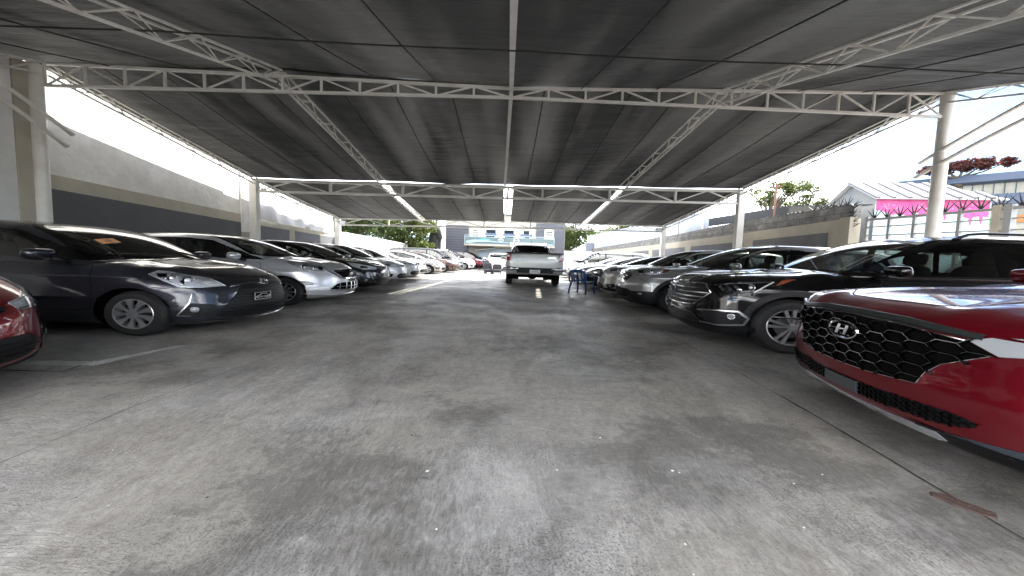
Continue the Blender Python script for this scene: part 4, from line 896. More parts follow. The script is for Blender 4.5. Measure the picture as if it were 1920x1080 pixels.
# ------------------------------------------------------------------ ground
def node_mat(name):
    m = bpy.data.materials.new(name); m.use_nodes = True; nt = m.node_tree; b = nt.nodes['Principled BSDF']
    N = lambda t, **k: (lambda n: ([setattr(n, a, v) for a, v in k.items()], n)[1])(nt.nodes.new('ShaderNode'+t))
    return m, nt, b, N
def ramp(N, p0, c0, p1, c1):
    r = N('ValToRGB'); e = r.color_ramp.elements; e[0].position = p0; e[0].color = tuple(c0)+(1,) if hasattr(c0, '__len__') else (c0, c0, c0, 1); e[1].position = p1; e[1].color = tuple(c1)+(1,) if hasattr(c1, '__len__') else (c1, c1, c1, 1); return r
def concrete():
    m, nt, b, N = node_mat('yard_concrete'); L = nt.links.new
    g = N('NewGeometry'); pos = g.outputs['Position']
    def noise(sc, det, ro=.6, dist=0, off=(0, 0, 0), st=(1, 1, 1)):
        mp = N('Mapping'); mp.inputs['Location'].default_value = off; mp.inputs['Scale'].default_value = st; L(pos, mp.inputs[0])
        n = N('TexNoise'); n.inputs['Scale'].default_value = sc; n.inputs['Detail'].default_value = det; n.inputs['Roughness'].default_value = ro; n.inputs['Distortion'].default_value = dist; L(mp.outputs[0], n.inputs['Vector']); return n
    def mix(fac, a, bb, mode='MIX'):
        x = N('MixRGB'); x.blend_type = mode
        for i, q in ((0, fac), (1, a), (2, bb)):
            if hasattr(q, 'is_linked') or hasattr(q, 'links'): L(q, x.inputs[i])
            elif hasattr(q, '__len__'): x.inputs[i].default_value = tuple(q)+(1,)
            else: x.inputs[i].default_value = q
        return x.outputs[0]
    big = noise(.33, 6, .55, .4); mid = noise(1.5, 9, .68, .5, (4, 2, 0)); fine = noise(16, 9, .72, .2); grit = noise(150, 4, .7); sw = noise(2.2, 7, .6, 1.6, (7, 0, 0), (1, .35, 1))
    cA = ramp(N, .36, (.285, .268, .238), .62, (.385, .366, .333)); L(big.outputs[0], cA.inputs[0])
    r2 = ramp(N, .44, 0, .60, 1); L(mid.outputs[0], r2.inputs[0])
    c = mix(r2.outputs[0], cA.outputs[0], (.335, .318, .288))
    # dark oily patches with a ragged speckled rim
    add = N('Math', operation='ADD'); mu = N('Math', operation='MULTIPLY'); mu.inputs[1].default_value = .5; L(fine.outputs[0], mu.inputs[0]); st = noise(.8, 7, .62, .3, (11, 3, 0)); L(st.outputs[0], add.inputs[0]); L(mu.outputs[0], add.inputs[1])
    r3 = ramp(N, .765, 0, .83, .75); L(add.outputs[0], r3.inputs[0])
    c = mix(r3.outputs[0], c, (.135, .13, .12))
    # pale scuffed patches, broken up by the brushed surface
    br = noise(52, 4, .6, 1.2, (3, 1, 0), (1, .30, 1)); br2 = noise(58, 4, .6, 1.2, (1, 9, 0), (.32, 1, 1))
    sel = ramp(N, .46, 0, .54, 1); L(big.outputs[0], sel.inputs[0]); brs = mix(sel.outputs[0], br.outputs[0], br2.outputs[0])
    st2 = noise(.9, 6, .6, .6, (-5, 8, 0)); a2 = N('Math', operation='ADD'); m2 = N('Math', operation='MULTIPLY'); m2.inputs[1].default_value = .22; L(brs, m2.inputs[0]); L(st2.outputs[0], a2.inputs[0]); L(m2.outputs[0], a2.inputs[1])
    r4 = ramp(N, .58, 0, .78, .62); L(a2.outputs[0], r4.inputs[0])
    c = mix(r4.outputs[0], c, (.47, .462, .455))
    r5 = ramp(N, .36, .74, .64, 1.18); L(fine.outputs[0], r5.inputs[0]); c = mix(.8, c, r5.outputs[0], 'MULTIPLY')
    rb = ramp(N, .34, .80, .62, 1.14); L(brs, rb.inputs[0]); c = mix(.8, c, rb.outputs[0], 'MULTIPLY')
    # peppery dark grains gathered in worn zones
    pep = noise(120, 3, .6, 0); zone = noise(1.3, 5, .6, .4, (2, 6, 0)); pz = N('Math', operation='MULTIPLY'); pz.inputs[1].default_value = .55; L(zone.outputs[0], pz.inputs[0]); pa = N('Math', operation='ADD'); L(pep.outputs[0], pa.inputs[0]); L(pz.outputs[0], pa.inputs[1])
    rp = ramp(N, .82, 1.0, .95, .5); L(pa.outputs[0], rp.inputs[0]); c = mix(1.0, c, rp.outputs[0], 'MULTIPLY')
    r6 = ramp(N, .38, .80, .62, 1.12); L(sw.outputs[0], r6.inputs[0]); c = mix(.8, c, r6.outputs[0], 'MULTIPLY')
    # small white flecks
    v = N('TexVoronoi'); v.inputs['Scale'].default_value = 7; L(pos, v.inputs['Vector']); rv = ramp(N, .02, 1, .045, 0); L(v.outputs['Distance'], rv.inputs[0]); gate = ramp(N, .60, 0, .64, 1); L(v.outputs['Color'], gate.inputs[0])
    fl = N('Math', operation='MULTIPLY'); L(rv.outputs[0], fl.inputs[0]); L(gate.outputs[0], fl.inputs[1]); c = mix(fl.outputs[0], c, (.5, .5, .48))
    L(c, b.inputs['Base Color'])
    # smoother (damp) where dark
    ro = ramp(N, .42, .40, .60, .62); L(mid.outputs[0], ro.inputs[0]); L(ro.outputs[0], b.inputs['Roughness']); b.inputs['Specular IOR Level'].default_value = .35
    bp = N('Bump'); bp.inputs['Strength'].default_value = .7; bp.inputs['Distance'].default_value = .007
    ah = N('Math', operation='ADD'); L(brs, ah.inputs[0]); gm = N('Math', operation='MULTIPLY'); gm.inputs[1].default_value = .5; L(grit.outputs[0], gm.inputs[0]); L(gm.outputs[0], ah.inputs[1]); L(ah.outputs[0], bp.inputs['Height']); L(bp.outputs[0], b.inputs['Normal'])
    return m
gm = concrete()
V = []; xs = [-300, -60, -30]+list(range(-20, 21, 2))+[30, 60, 300]; ys = [-60, -20]+list(range(-8, 45, 2))+[60, 120, 400]
V = [(x, y, 0) for y in ys for x in xs]; n = len(xs); Fc = [(j*n+i, j*n+i+1, (j+1)*n+i+1, (j+1)*n+i) for j in range(len(ys)-1) for i in range(n-1)]
setp(mesh('ground', V, Fc, gm), kind='structure')
# slab joint, hairline cracks (thin dark grooves lying on the slab)
crackm = mat('joint_dark', (.03, .029, .027), .9)
def ground_line(pts, wd, name='ground_joint', jit=.0, z=.004):
    m = MB(); out = []
    for i in range(len(pts)-1):
        a, b_ = np.array(pts[i], float), np.array(pts[i+1], float); k = max(1, int(np.linalg.norm(b_-a)/.12))
        for j in range(k): out.append(a+(b_-a)*j/k+RNG.randn(2)*jit)
    out.append(np.array(pts[-1], float)); out = np.array(out); T = np.gradient(out, axis=0); T /= np.linalg.norm(T, axis=1)[:, None]; Nn = np.c_[-T[:, 1], T[:, 0]]
    ww = wd*(1+.35*RNG.randn(len(out)))[:, None]*.5; A = out+Nn*ww; B_ = out-Nn*ww; n = len(out)
    m.add([(p[0], p[1], z) for p in A]+[(p[0], p[1], z) for p in B_], [(i+1, i, n+i, n+i+1) for i in range(n-1)])
    return setp(m.build(name, crackm), kind='structure')
ground_line([(1.95, 3.0), (1.88, 2.17), (1.76, 1.18), (1.66, .3)], .009, jit=.002)
ground_line([(1.95, 3.0), (2.05, 4.8), (2.2, 8)], .006, jit=.003)
ground_line([(-1.80, 4.6), (-1.88, 3.73), (-2.0, 2.67), (-2.04, 2.08), (-2.01, 1.49), (-1.9, .9)], .003, jit=.004)
ground_line([(-7, 3.02), (-3.2, 3.02), (-3.05, 2.62), (-7, 2.5)], .012, jit=.003)
ground_line([(-1.5, 13.4), (3, 13.8)], .02, jit=.01)
# low concrete ramp slab by the red car
m = MB(); q = [(-4.25, 3.25), (-3.95, 3.20), (-3.55, 4.15), (-3.75, 4.25), (-4.6, 4.05)]
A = [(-6.2, 2.72, .02), (-3.04, 2.80, .03), (-2.92, 3.40, .014), (-3.64, 3.50, .06), (-6.2, 3.5, .06)]; lo = [(p[0]*1.0+(.03 if i in (1, 2) else 0), p[1]+(-.03 if i < 2 else .03), .0) for i, p in enumerate(A)]
m.add(A+lo, [(0, 1, 3, 4), (1, 2, 3), (5, 6, 1, 0), (6, 7, 2, 1), (7, 8, 3, 2), (8, 9, 4, 3)])
setp(m.build('ramp_slab', mat('ramp_concrete', (.30, .29, .27), .65, noise=(9, (.20, .195, .18)), bump=(60, .6))), 'low triangular concrete ramp slab beside the red hatchback', 'ramp')
# rust stain cover + debris
m = MB(); q = [(1.70, 1.395), (1.735, 1.335), (1.76, 1.28), (1.80, 1.255), (1.835, 1.285), (1.82, 1.33), (1.785, 1.36), (1.775, 1.40), (1.73, 1.43)]; q = [(p[0]+.006*RNG.randn(), p[1]+.006*RNG.randn()) for p in q]; n = len(q)
m.add([(p[0], p[1], .001) for p in q]+[(p[0]*.96+1.77*.04, p[1]*.96+1.34*.04, .008) for p in q], [tuple(range(n, 2*n))]+[(i, (i+1) % n, n+(i+1) % n, n+i) for i in range(n)])
setp(m.build('rusty_scrap', mat('rusty_iron', (.10, .055, .042), .85, noise=(30, (.06, .045, .04)), bump=(60, .5))), 'flat ragged rusty scrap lying by the ground joint near the red SUV', 'scrap')
leafm = mat('dry_leaf', (.14, .07, .035), .8); pebm = mat('pebble', (.05, .05, .05), .9); palem = mat('pale_chip', (.75, .74, .72), .8)
spots = [(-1.85, 1.6, 0, 'dry leaf scrap'), (.42, 2.05, 0, ''), (.02, 2.62, 1, ''), (-.55, 2.25, 1, ''), (-1.3, 1.62, 1, ''), (-.12, 2.6, 1, ''), (.95, 1.9, 2, ''), (-.25, 1.45, 2, ''), (.3, 1.9, 2, ''), (-2.1, 2.0, 2, ''), (1.3, 1.5, 2, ''), (.1, 2.9, 1, ''), (-.9, 1.2, 1, ''), (.7, 1.25, 2, '')]
spots += [(-2.2+4.2*RNG.rand(), 1.0+2.0*RNG.rand(), 2, '') for _ in range(12)]
for i, (x, y, k, _) in enumerate(spots):
    x, y = x*.8, y*.8; m = MB(); s_ = .003+.0045*RNG.rand(); n = 6; V = [(x+s_*(.6+.7*RNG.rand())*cos(2*pi*j/n), y+s_*(.6+.7*RNG.rand())*sin(2*pi*j/n), .004) for j in range(n)]+[(x, y, .004+s_*.5)]
    m.add(V, [(j, (j+1) % n, n) for j in range(n)])
    lbl = 'nearer the left edge of the yard' if x < -1 else 'in the middle of the aisle'
    nm, lb, ct, mm = [('leaf', 'tiny brown dry leaf lying '+lbl, 'leaf', leafm), ('pebble', 'tiny dark pebble lying on the bare concrete', 'pebble', pebm), ('concrete_chip', 'tiny pale chip lying on the bare concrete', 'chip', palem)][k]
    setp(m.build(nm, mm), lb, ct, 'litter on the concrete: '+ct)

SURVEY['k'] = .875
# ------------------------------------------------------------------ shade canopy
steel = mat('white_painted_steel', (.80, .79, .76), .45, noise=(3, (.66, .63, .58)), bump=(20, .08))
def fabric():
    m, nt, b, N = node_mat('shade_cloth'); L = nt.links.new
    tc = N('TexCoord'); n1 = N('TexNoise'); n1.inputs['Scale'].default_value = .7; n1.inputs['Detail'].default_value = 7; mp = N('Mapping'); mp.inputs['Scale'].default_value = (3.0, .35, 1); L(tc.outputs['Object'], mp.inputs[0]); L(mp.outputs[0], n1.inputs['Vector'])
    r = ramp(N, .35, (.011, .011, .011), .68, (.033, .033, .032)); L(n1.outputs[0], r.inputs[0])
    n2 = N('TexNoise'); n2.inputs['Scale'].default_value = 1.1; n2.inputs['Detail'].default_value = 5; mp2 = N('Mapping'); mp2.inputs['Scale'].default_value = (1., 3.2, 1); L(tc.outputs['Object'], mp2.inputs[0]); L(mp2.outputs[0], n2.inputs['Vector'])
    bp = N('Bump'); bp.inputs['Strength'].default_value = .9; bp.inputs['Distance'].default_value = .08; L(n2.outputs[0], bp.inputs['Height'])
    L(r.outputs[0], b.inputs['Base Color']); b.inputs['Roughness'].default_value = .6; b.inputs['Specular IOR Level'].default_value = .10; L(bp.outputs[0], b.inputs['Normal'])
    t = N('BsdfTranslucent'); n3 = N('TexNoise'); n3.inputs['Scale'].default_value = .45; n3.inputs['Detail'].default_value = 6; L(mp.outputs[0], n3.inputs['Vector']); r3 = ramp(N, .40, (.0018, .0018, .0018), .66, (.0105, .0103, .0098)); L(n3.outputs[0], r3.inputs[0]); L(r3.outputs[0], t.inputs[0]); L(bp.outputs[0], t.inputs['Normal'])
    a = N('AddShader'); o = nt.nodes['Material Output']; L(b.outputs[0], a.inputs[0]); L(t.outputs[0], a.inputs[1]); L(a.outputs[0], o.inputs[0])
    return m
fab = fabric(); cordm = mat('seam_cord', (.02, .02, .02), .8)
canopy = empty('shade_canopy', (0, 0, 0), 0, 'large dark shade cloth canopy on white steel trusses covering the car yard', 'canopy')
# truss rows: (post Y left, post Y right, top z L / C / R, bottom z L / C / R)
def rowY(r, x): return r['yl']+(r['yr']-r['yl'])*(x+8)/16
def rowz(r, x, k): a, b_, c = r[k]; return np.interp(x, [-8, 0, 8], [a, b_, c]) if len(r[k]) == 3 else 0
T0 = dict(yl=.6, yr=.9, t=(3.5, 3.55, 3.6), b=(3.1, 3.2, 3.2))
T1 = dict(yl=6.85, yr=7.10, t=(5.44, 5.36, 5.72), b=(4.95, 5.15, 5.15))
T2 = dict(yl=12.3, yr=13.15, t=(4.16, 4.33, 4.61), b=(3.71, 3.86, 4.05))
T3 = dict(yl=18.24, yr=19.5, t=(3.26, 3.5, 3.57), b=(2.87, 3.08, 3.2))
TB = dict(yl=-5.6, yr=-5.4, t=(5.4, 5.4, 5.5), b=(4.9, 5.1, 5.1))
def row_truss(r, style):
    m = MB(); n = 24 if style == 1 else 14; X = np.linspace(-8, 8, n+1); P = lambda x, k: np.array((x, rowY(r, x), rowz(r, x, k))); c = .055 if style == 1 else .09
    xx = [-8, 0, 8]
    for k in 'tb':
        for a, b_ in ((-8, 0), (0, 8)): m.bar(P(a, k), P(b_, k), c, c)
    for i, x in enumerate(X):
        if style == 1: m.bar(P(x, 't'), P(x, 'b'), .035)
        elif i % 2 == 0: m.bar(P(x, 't'), P(x, 'b'), .12, .06)
    for i in range(n):
        a, b_ = (X[i], X[i+1])
        if i % 2 == 0: m.bar(P(a, 'b'), P(b_, 't'), .028 if style == 1 else .045)
        else: m.bar(P(a, 't'), P(b_, 'b'), .028 if style == 1 else .045)
    m.build('cross_truss', steel, canopy)
for r, st in ((T0, 2), (T1, 1), (T2, 2), (T3, 2)): row_truss(r, st)
def long_truss(xa, ra, rb, ka, kb, depth=.22, da=0, db=0, tri=.095, wdt=.036):
    """light lattice girder from row ra to row rb near x=xa; ends z given"""
    m = MB(); A = np.array((xa, rowY(ra, xa)+.05, ka)); B_ = np.array((xa, rowY(rb, xa)-.05, kb)); L_ = np.linalg.norm(B_-A); n = int(L_/.85)
    lo = np.array((0, 0, -depth)); s1 = np.array((tri, 0, 0))
    for o in (s1, -s1): m.bar(A+o, B_+o, wdt)
    m.bar(A+lo, B_+lo, wdt)
    for i in range(n):
        t0, t1, t2 = i/n, (i+.5)/n, (i+1)/n; p0, p1, p2 = A+(B_-A)*t0, A+(B_-A)*t1, A+(B_-A)*t2
        for o in (s1, -s1): m.bar(p0+o, p1+lo, .016); m.bar(p1+lo, p2+o, .016)
        m.bar(p0+s1, p0-s1, .03)
    m.build('long_truss', steel, canopy)
for xa in (-4.08, 3.85):
    long_truss(xa, T0, T1, rowz(T0, xa, 't')+.12, 5.5, .26)
    long_truss(xa, T1, T2, 5.5, rowz(T2, xa, 't')+.14, .24)
    long_truss(xa, T2, T3, rowz(T2, xa, 't')+.02, rowz(T3, xa, 't')+.04, .2)
for xa in (-8, 8):
    e = .0
    long_truss(xa, T0, T1, rowz(T0, xa, 't'), rowz(T1, xa, 't'), .24, tri=.08, wdt=.04)
    long_truss(xa, T1, T2, rowz(T1, xa, 't'), rowz(T2, xa, 't')+.08, .24, tri=.08, wdt=.04)
    long_truss(xa, T2, T3, rowz(T2, xa, 't'), rowz(T3, xa, 't'), .24, tri=.08, wdt=.04)
for ra, rb, za, zb in ((T0, T1, 3.62, 5.33), (T1, T2, 5.33, 4.42), (T2, T3, 4.36, 3.52)):
    m = MB(); A = (0, rowY(ra, 0), za); B_ = (-.12 if rb is not T1 else 0, rowY(rb, 0), zb); m.bar(A, B_, .07, .07)
    m.build('ridge_beam', steel, canopy)
def wav(x, y, s): return (math.sin(x*2.3+s)*.5+math.sin(y*3.1+s*2+x)*.35+math.sin(x*5.1+y*4.3+s)*.25)
def panel(x0, x1, ra, rb, za, zb, gapa=0., gapb=0., ix0=0., ix1=0., sag=.06, s=0, rip=.012, ny=30):
    n = 30; V = []
    for j in range(ny+1):
        for i in range(n+1):
            u, v = i/n, j/ny; xw0, xw1 = x0+ix0, x1-ix1; x = xw0+(xw1-xw0)*u; ya, yb = rowY(ra, x)+gapa, rowY(rb, x)-gapb; y = ya+(yb-ya)*v
            z = za(x)*(1-v)+zb(x)*v-sag*4*u*(1-u)*(.6+.4*4*v*(1-v))-.05*4*v*(1-v)+wav(x, y, s)*rip*(4*u*(1-u))
            # tension ripples
            q = math.exp(-((v-.50)/.16)**2)*rip*.55*math.sin(y*26+x*4+2.5*math.sin(x*2.3))*max(0, math.sin(x*2.6+1)+.4) if ny > 30 else 0; z += q*math.sin(pi*u)
            V.append((x, y, z))
    Fc = [(j*(n+1)+i, j*(n+1)+i+1, (j+1)*(n+1)+i+1, (j+1)*(n+1)+i) for j in range(ny) for i in range(n)]
    return mesh('fabric_panel', V, Fc, fab, canopy)
cols = [(-8.22, -4.08), (-4.08, 0), (0, 3.85), (3.85, 8.22)]
fz = lambda r, d: (lambda x: rowz(r, x, 't')+d)
f1 = lambda x: np.interp(x, [-8, -4, 0, 4, 8], [5.47, 5.60, 5.42, 5.62, 5.76])
for i, (a, b_) in enumerate(cols):
    panel(a, b_, T0, T1, fz(T0, .14), lambda x: f1(x)+.03, gapb=-.10, s=i+4, sag=.05)
    panel(a, b_, T1, T2, f1, fz(T2, .15), gapb=-.10, s=i+8, sag=.04, rip=.03 if i in (1, 2) else .014, ny=130)
    panel(a, b_, T2, T3, fz(T2, .09), fz(T3, .05), gapa=-.02, s=i+12, ix0=(0, .10, .16, .10)[i], ix1=(.10, .16, .10, 0)[i], sag=.03)
def cord(x0, x1, ra, rb, za, zb, r_=.011, sagg=.1):
    m = MB(); pts = []
    for k in range(13):
        v = k/12; x = x0+(x1-x0)*v; y = rowY(ra, x)*(1-v)+rowY(rb, x)*v; pts.append((x, y, za(x)*(1-v)+zb(x)*v-sagg*4*v*(1-v)*1.0))
    m.tube(pts, r_, 5); m.build('seam_cord', cordm, canopy, smooth=True)
fm = lambda f, d: (lambda x: f(x)+d)
for x in (-6.9, -5.6, -2.4, -1.3, 1.25, 2.6, 5.2, 6.4): cord(x, x, T0, T1, fz(T0, .07), fm(f1, -.06), sagg=.10)
for x in (-7.1, -6.2, -5.3, -4.6, -3.2, -2.2, -1.1, .6, 1.35, 2.2, 3.1, 4.9, 5.9, 6.9): cord(x, x*.99, T1, T2, fm(f1, -.05), fz(T2, .13), sagg=.09, r_=.012)
for x in (-6.9, -5.9, -5.0, -3.1, -2.1, -1.1, 1.0, 1.9, 2.9, 4.9, 6.0): cord(x, x, T2, T3, fz(T2, .0), fz(T3, .02), sagg=.07, r_=.014)
m = MB(); m.tube([(x, 4.55+.02*x, np.interp(x, [-8, -4, 0, 4, 8], [4.66, 4.70, 4.68, 4.72, 4.78])-.10-.03*abs(math.sin(x*.8))) for x in np.linspace(-8, 8, 40)], .012, 5); m.build('tie_wire', cordm, canopy, smooth=True)
for r in (T0, T1, T2, T3):
    for sx in (-1, 1):
        x = 8*sx; y = rowY(r, x); zt = rowz(r, x, 't')-.0; m = MB()
        if r in (T1, T0, TB): xx = x+(.07 if sx > 0 else -.17); m.tube([(xx, y, 0), (xx, y, zt-.02)], .105, 24); m.box((xx, y, .012), (.5, .5, .024))
        else: m.box((x+.06*sx, y, zt/2), (.22, .20, zt)); m.box((x+.06*sx, y, .012), (.42, .42, .024))
        m.build('post', steel, canopy, sharp=40)
for x in (-8, 8):       # flood lamps on the far corner posts
    r = T3; y = rowY(r, x)-.2; m = MB(); x = x-.25*np.sign(x); m.box((x, y, rowz(r, x, 'b')+.12), (.34, .12, .24), .3*np.sign(x)); m.bar((x, y, rowz(r, x, 'b')+.1), (x+.3*np.sign(x), y+.2, rowz(r, x, 'b')+.2), .04)
    m.box((x-.02*np.sign(x), y-.065, rowz(r, x, 'b')+.12), (.28, .01, .18), .3*np.sign(x), 1)
    setp(m.build('flood_lamp', [mat('lamp_case', (.35, .35, .34), .5), M['clear']]), 'square flood lamp on the far %s corner post of the canopy' % ('left' if x < 0 else 'right'), 'flood lamp', 'flood lamps on the canopy posts')
# curved side pipes
for sx in (-1, 1):
    for k in (0, 1):
        m = MB()
        if sx > 0: P0 = np.array([(8.0, 7.4, 4.12), (8.0, 7.46, 3.77)][k]); P1 = np.array([(8., 6.0, 4.9), (8., 6.0, 4.56)][k]); P2 = np.array([(8., 3.4, 5.75), (8., 3.4, 5.4)][k])
        else: P0 = np.array([(-7.75, 7.0, 3.92), (-7.75, 6.9, 3.62)][k]); P1 = np.array([(-7.75, 6.1, 4.56), (-7.75, 6.05, 4.27)][k]); P2 = np.array([(-7.75, 3.4, 5.9), (-7.75, 3.4, 5.65)][k])
        pts = []
        tm = (P1[1]-P0[1])/(P2[1]-P0[1])
        for t in np.linspace(0, 1, 16):
            # quadratic through three points
            a = (t-tm)*(t-1)/tm; b_ = t*(t-1)/(tm*(tm-1)); c = t*(t-tm)/(1-tm); pts.append(a*P0+b_*P1+c*P2)
        m.tube(pts, .04, 10); m.tube([P2, P2+np.array((0, 0, -5.6 if k == 0 else -5.3))+np.array((0, 0, .0))], .05, 10)
        setp(m.build('curved_pipe', steel, smooth=True), '%s of the two curved white steel pipes beside the near %s canopy post' % (('upper', 'lower')[k], ('left', 'right')[sx > 0]), 'pipe', 'curved pipes at the canopy sides')

# ------------------------------------------------------------------ left boundary
plaster = mat('white_plaster', (.78, .77, .74), .85, noise=(1.6, (.60, .58, .53)), bump=(9, .9))
beige = mat('beige_render', (.46, .42, .34), .85, noise=(2, (.38, .35, .29)), bump=(14, .3))
greyp = mat('dark_grey_paint', (.075, .078, .085), .6, noise=(1.5, (.095, .098, .105)))
white2 = mat('white_wall_paint', (.80, .80, .79), .8, noise=(1.3, (.56, .56, .54)), bump=(8, .2))
cemgrey = mat('bare_blocks', (.22, .215, .20), .9, noise=(3.5, (.13, .13, .125)), bump=(14, .6))
def prism_y(mb, x0, x1, pts, mi=0):
    """pts: (y, z) outline extruded between x0 and x1"""
    n = len(pts); A = [(x0, p[0], p[1]) for p in pts]+[(x1, p[0], p[1]) for p in pts]
    mb.add(A, [list(range(n)), list(range(2*n-1, n-1, -1))]+[[i, i+n, (i+1) % n+n, (i+1) % n] for i in range(n)], mi)
wl = empty('boundary_wall', (-8.68, 0, 0), 0, 'left boundary wall in beige render with dark grey painted panels', 'wall')
bt = lambda y: np.interp(y, [-6, 7.4, 12.9, 20], [3.9, 3.09, 2.74, 2.42]); dt = lambda y: bt(y)-.36
m = MB(); prism_y(m, 0, -.25, [(-6, -.3), (20, -.3), (20, bt(20)), (12.9, bt(12.9)), (7.4, bt(7.4)), (-6, bt(-6))]); m.build('wall', beige, wl)
for a, b_ in ((6.95, 12.55), (13.1, 15.3), (15.7, 19.3)):
    m = MB(); m.add([(.006, a, .25), (.006, b_, .25), (.006, b_, dt(b_)), (.006, a, dt(a))], [(0, 1, 2, 3)]); m.build('grey_panel', greyp, wl)
wn = empty('neighbour_wall', (-8.70, 0, 0), 0, 'tall rough white plaster wall of the neighbour above the grey panels', 'wall')
m = MB(); prism_y(m, 0, -.3, [(-6, 2), (12.75, 2), (12.75, 9.5), (-6, 9.5)]); prism_y(m, .05, 0, [(12.55, 2), (12.95, 2), (12.95, 8.0), (12.55, 8.0)]); m.build('wall', plaster, wn)
# near pilaster group
np_ = empty('pilaster_wall', (-8.20, 0, 0), 0, 'pale wall end with a beige pilaster beside the near left canopy post', 'wall')
m = MB(); prism_y(m, 0, -.12, [(-6, 0), (6.545, 0), (6.545, 5.35), (-6, 5.35)]); m.build('wall', white2, np_)
m = MB(); prism_y(m, .03, -.10, [(6.548, 0), (6.765, 0), (6.765, 5.4), (6.548, 5.4)]); m.build('pilaster', beige, np_)
# white tarpaulin
tarp = mat('white_tarpaulin', (.70, .71, .72), .5, noise=(2, (.60, .61, .63)))
V = []; ny, nz = 70, 16
for j in range(nz+1):
    for i in range(ny+1):
        u, v = i/ny, j/nz; y = 13.0+5.9*u; z = (2.62-.30*u)+v*(1.75-.45*u-.2*math.sin(pi*u)); x = -8.60+.03*math.sin(u*38+v*2)+.03*math.sin(u*17-v*3)+.05*math.sin(u*7+v*4)-.05*v; V.append((x, y, z))
Fc = [(j*(ny+1)+i, j*(ny+1)+i+1, (j+1)*(ny+1)+i+1, (j+1)*(ny+1)+i) for j in range(nz) for i in range(ny)]
setp(mesh('tarpaulin', V, Fc, tarp), 'creased white tarpaulin hung above the left boundary wall beyond the second post', 'tarpaulin')
wf = empty('low_wall', (-8.3, 19.4, 0), 0, 'low sunlit white wall beyond the far left canopy post', 'wall')
m = MB(); prism_y(m, 0, -.25, [(0, -.3), (22, -.3), (22, 1.55), (0, 2.35)]); m.build('wall', white2, wf)
m = MB(); prism_y(m, .05, -.30, [(0, 2.353), (22, 1.553), (22, 1.66), (0, 2.47)]); m.build('coping', mat('white_coping', (.8, .8, .78), .8), wf)
for i in range(6): m = MB(); y = 1.2+i*3.6; prism_y(m, .08, .0, [(y, -.1), (y+.35, -.1), (y+.35, 2.28-y*.036), (y, 2.30-y*.036)]); m.build('pier', white2, wf)

# ------------------------------------------------------------------ right boundary
def blockmat():
    m, nt, b, N = node_mat('concrete_blocks'); L = nt.links.new; tc = N('TexCoord'); mp = N('Mapping'); mp.inputs['Rotation'].default_value = (radians(90), 0, radians(90)); 
    sp = N('SeparateXYZ'); cb = N('CombineXYZ'); L(tc.outputs['Object'], sp.inputs[0]); L(sp.outputs['Y'], cb.inputs['X']); L(sp.outputs['Z'], cb.inputs['Y'])
    br = N('TexBrick'); br.inputs['Scale'].default_value = 1; br.inputs['Brick Width'].default_value = .42; br.inputs['Row Height'].default_value = .155; br.inputs['Mortar Size'].default_value = .008
    br.inputs['Color1'].default_value = (.24, .235, .225, 1); br.inputs['Color2'].default_value = (.17, .168, .16, 1); br.inputs['Mortar'].default_value = (.10, .10, .095, 1); L(cb.outputs[0], br.inputs['Vector'])
    n = N('TexNoise'); n.inputs['Scale'].default_value = 4; n.inputs['Detail'].default_value = 9; n.inputs['Roughness'].default_value = .7; L(tc.outputs['Object'], n.inputs['Vector']); r = ramp(N, .35, .55, .65, 1.25); L(n.outputs[0], r.inputs[0])
    x = N('MixRGB'); x.blend_type = 'MULTIPLY'; x.inputs[0].default_value = .85; L(br.outputs['Color'], x.inputs[1]); L(r.outputs[0], x.inputs[2]); L(x.outputs[0], b.inputs['Base Color']); b.inputs['Roughness'].default_value = .9
    bp = N('Bump'); bp.inputs['Strength'].default_value = .6; bp.inputs['Distance'].default_value = .01; L(br.outputs['Fac'], bp.inputs['Height']); bp.invert = True; L(bp.outputs[0], b.inputs['Normal']); return m
blk = blockmat()
wr = empty('block_wall', (8.9, 0, 0), 0, 'right boundary wall of beige render topped with bare grey blocks', 'wall')
tt = lambda y: np.interp(y, [9.7, 14.2, 21, 42], [3.50, 3.42, 3.03, 2.15]); bb = lambda y: np.interp(y, [9.7, 14.2, 21, 42], [3.04, 2.80, 2.5, 1.7])
m = MB(); ys_ = [9.7, 14.2, 21, 42]; prism_y(m, 0, .22, [(9.7, -.3), (42, -.3)]+[(y, bb(y)) for y in ys_[::-1]]); m.build('rendered_base', beige, wr)
m = MB(); prism_y(m, .02, .2, [(y, bb(y)+.002) for y in ys_]+[(y, tt(y)) for y in ys_[::-1]]); m.build('block_course', blk, wr)
for a, b_ in ((10.4, 13.6), (14.2, 18.2), (18.8, 23), (23.6, 29), (29.6, 36)):
    m = MB(); m.add([(-.006, a, .25), (-.006, a, bb(a)-.42), (-.006, b_, bb(b_)-.42), (-.006, b_, .25)], [(0, 1, 2, 3)]); m.build('grey_panel', mat('grey_panel_paint', (.16, .165, .175), .7, noise=(2, (.12, .12, .13))) if a < 11 else bpy.data.materials['grey_panel_paint'], wr)
m = MB(); m.box((-.06, 9.75, 1.5), (.2, .3, 3.1)); m.build('end_pier', beige, wr)
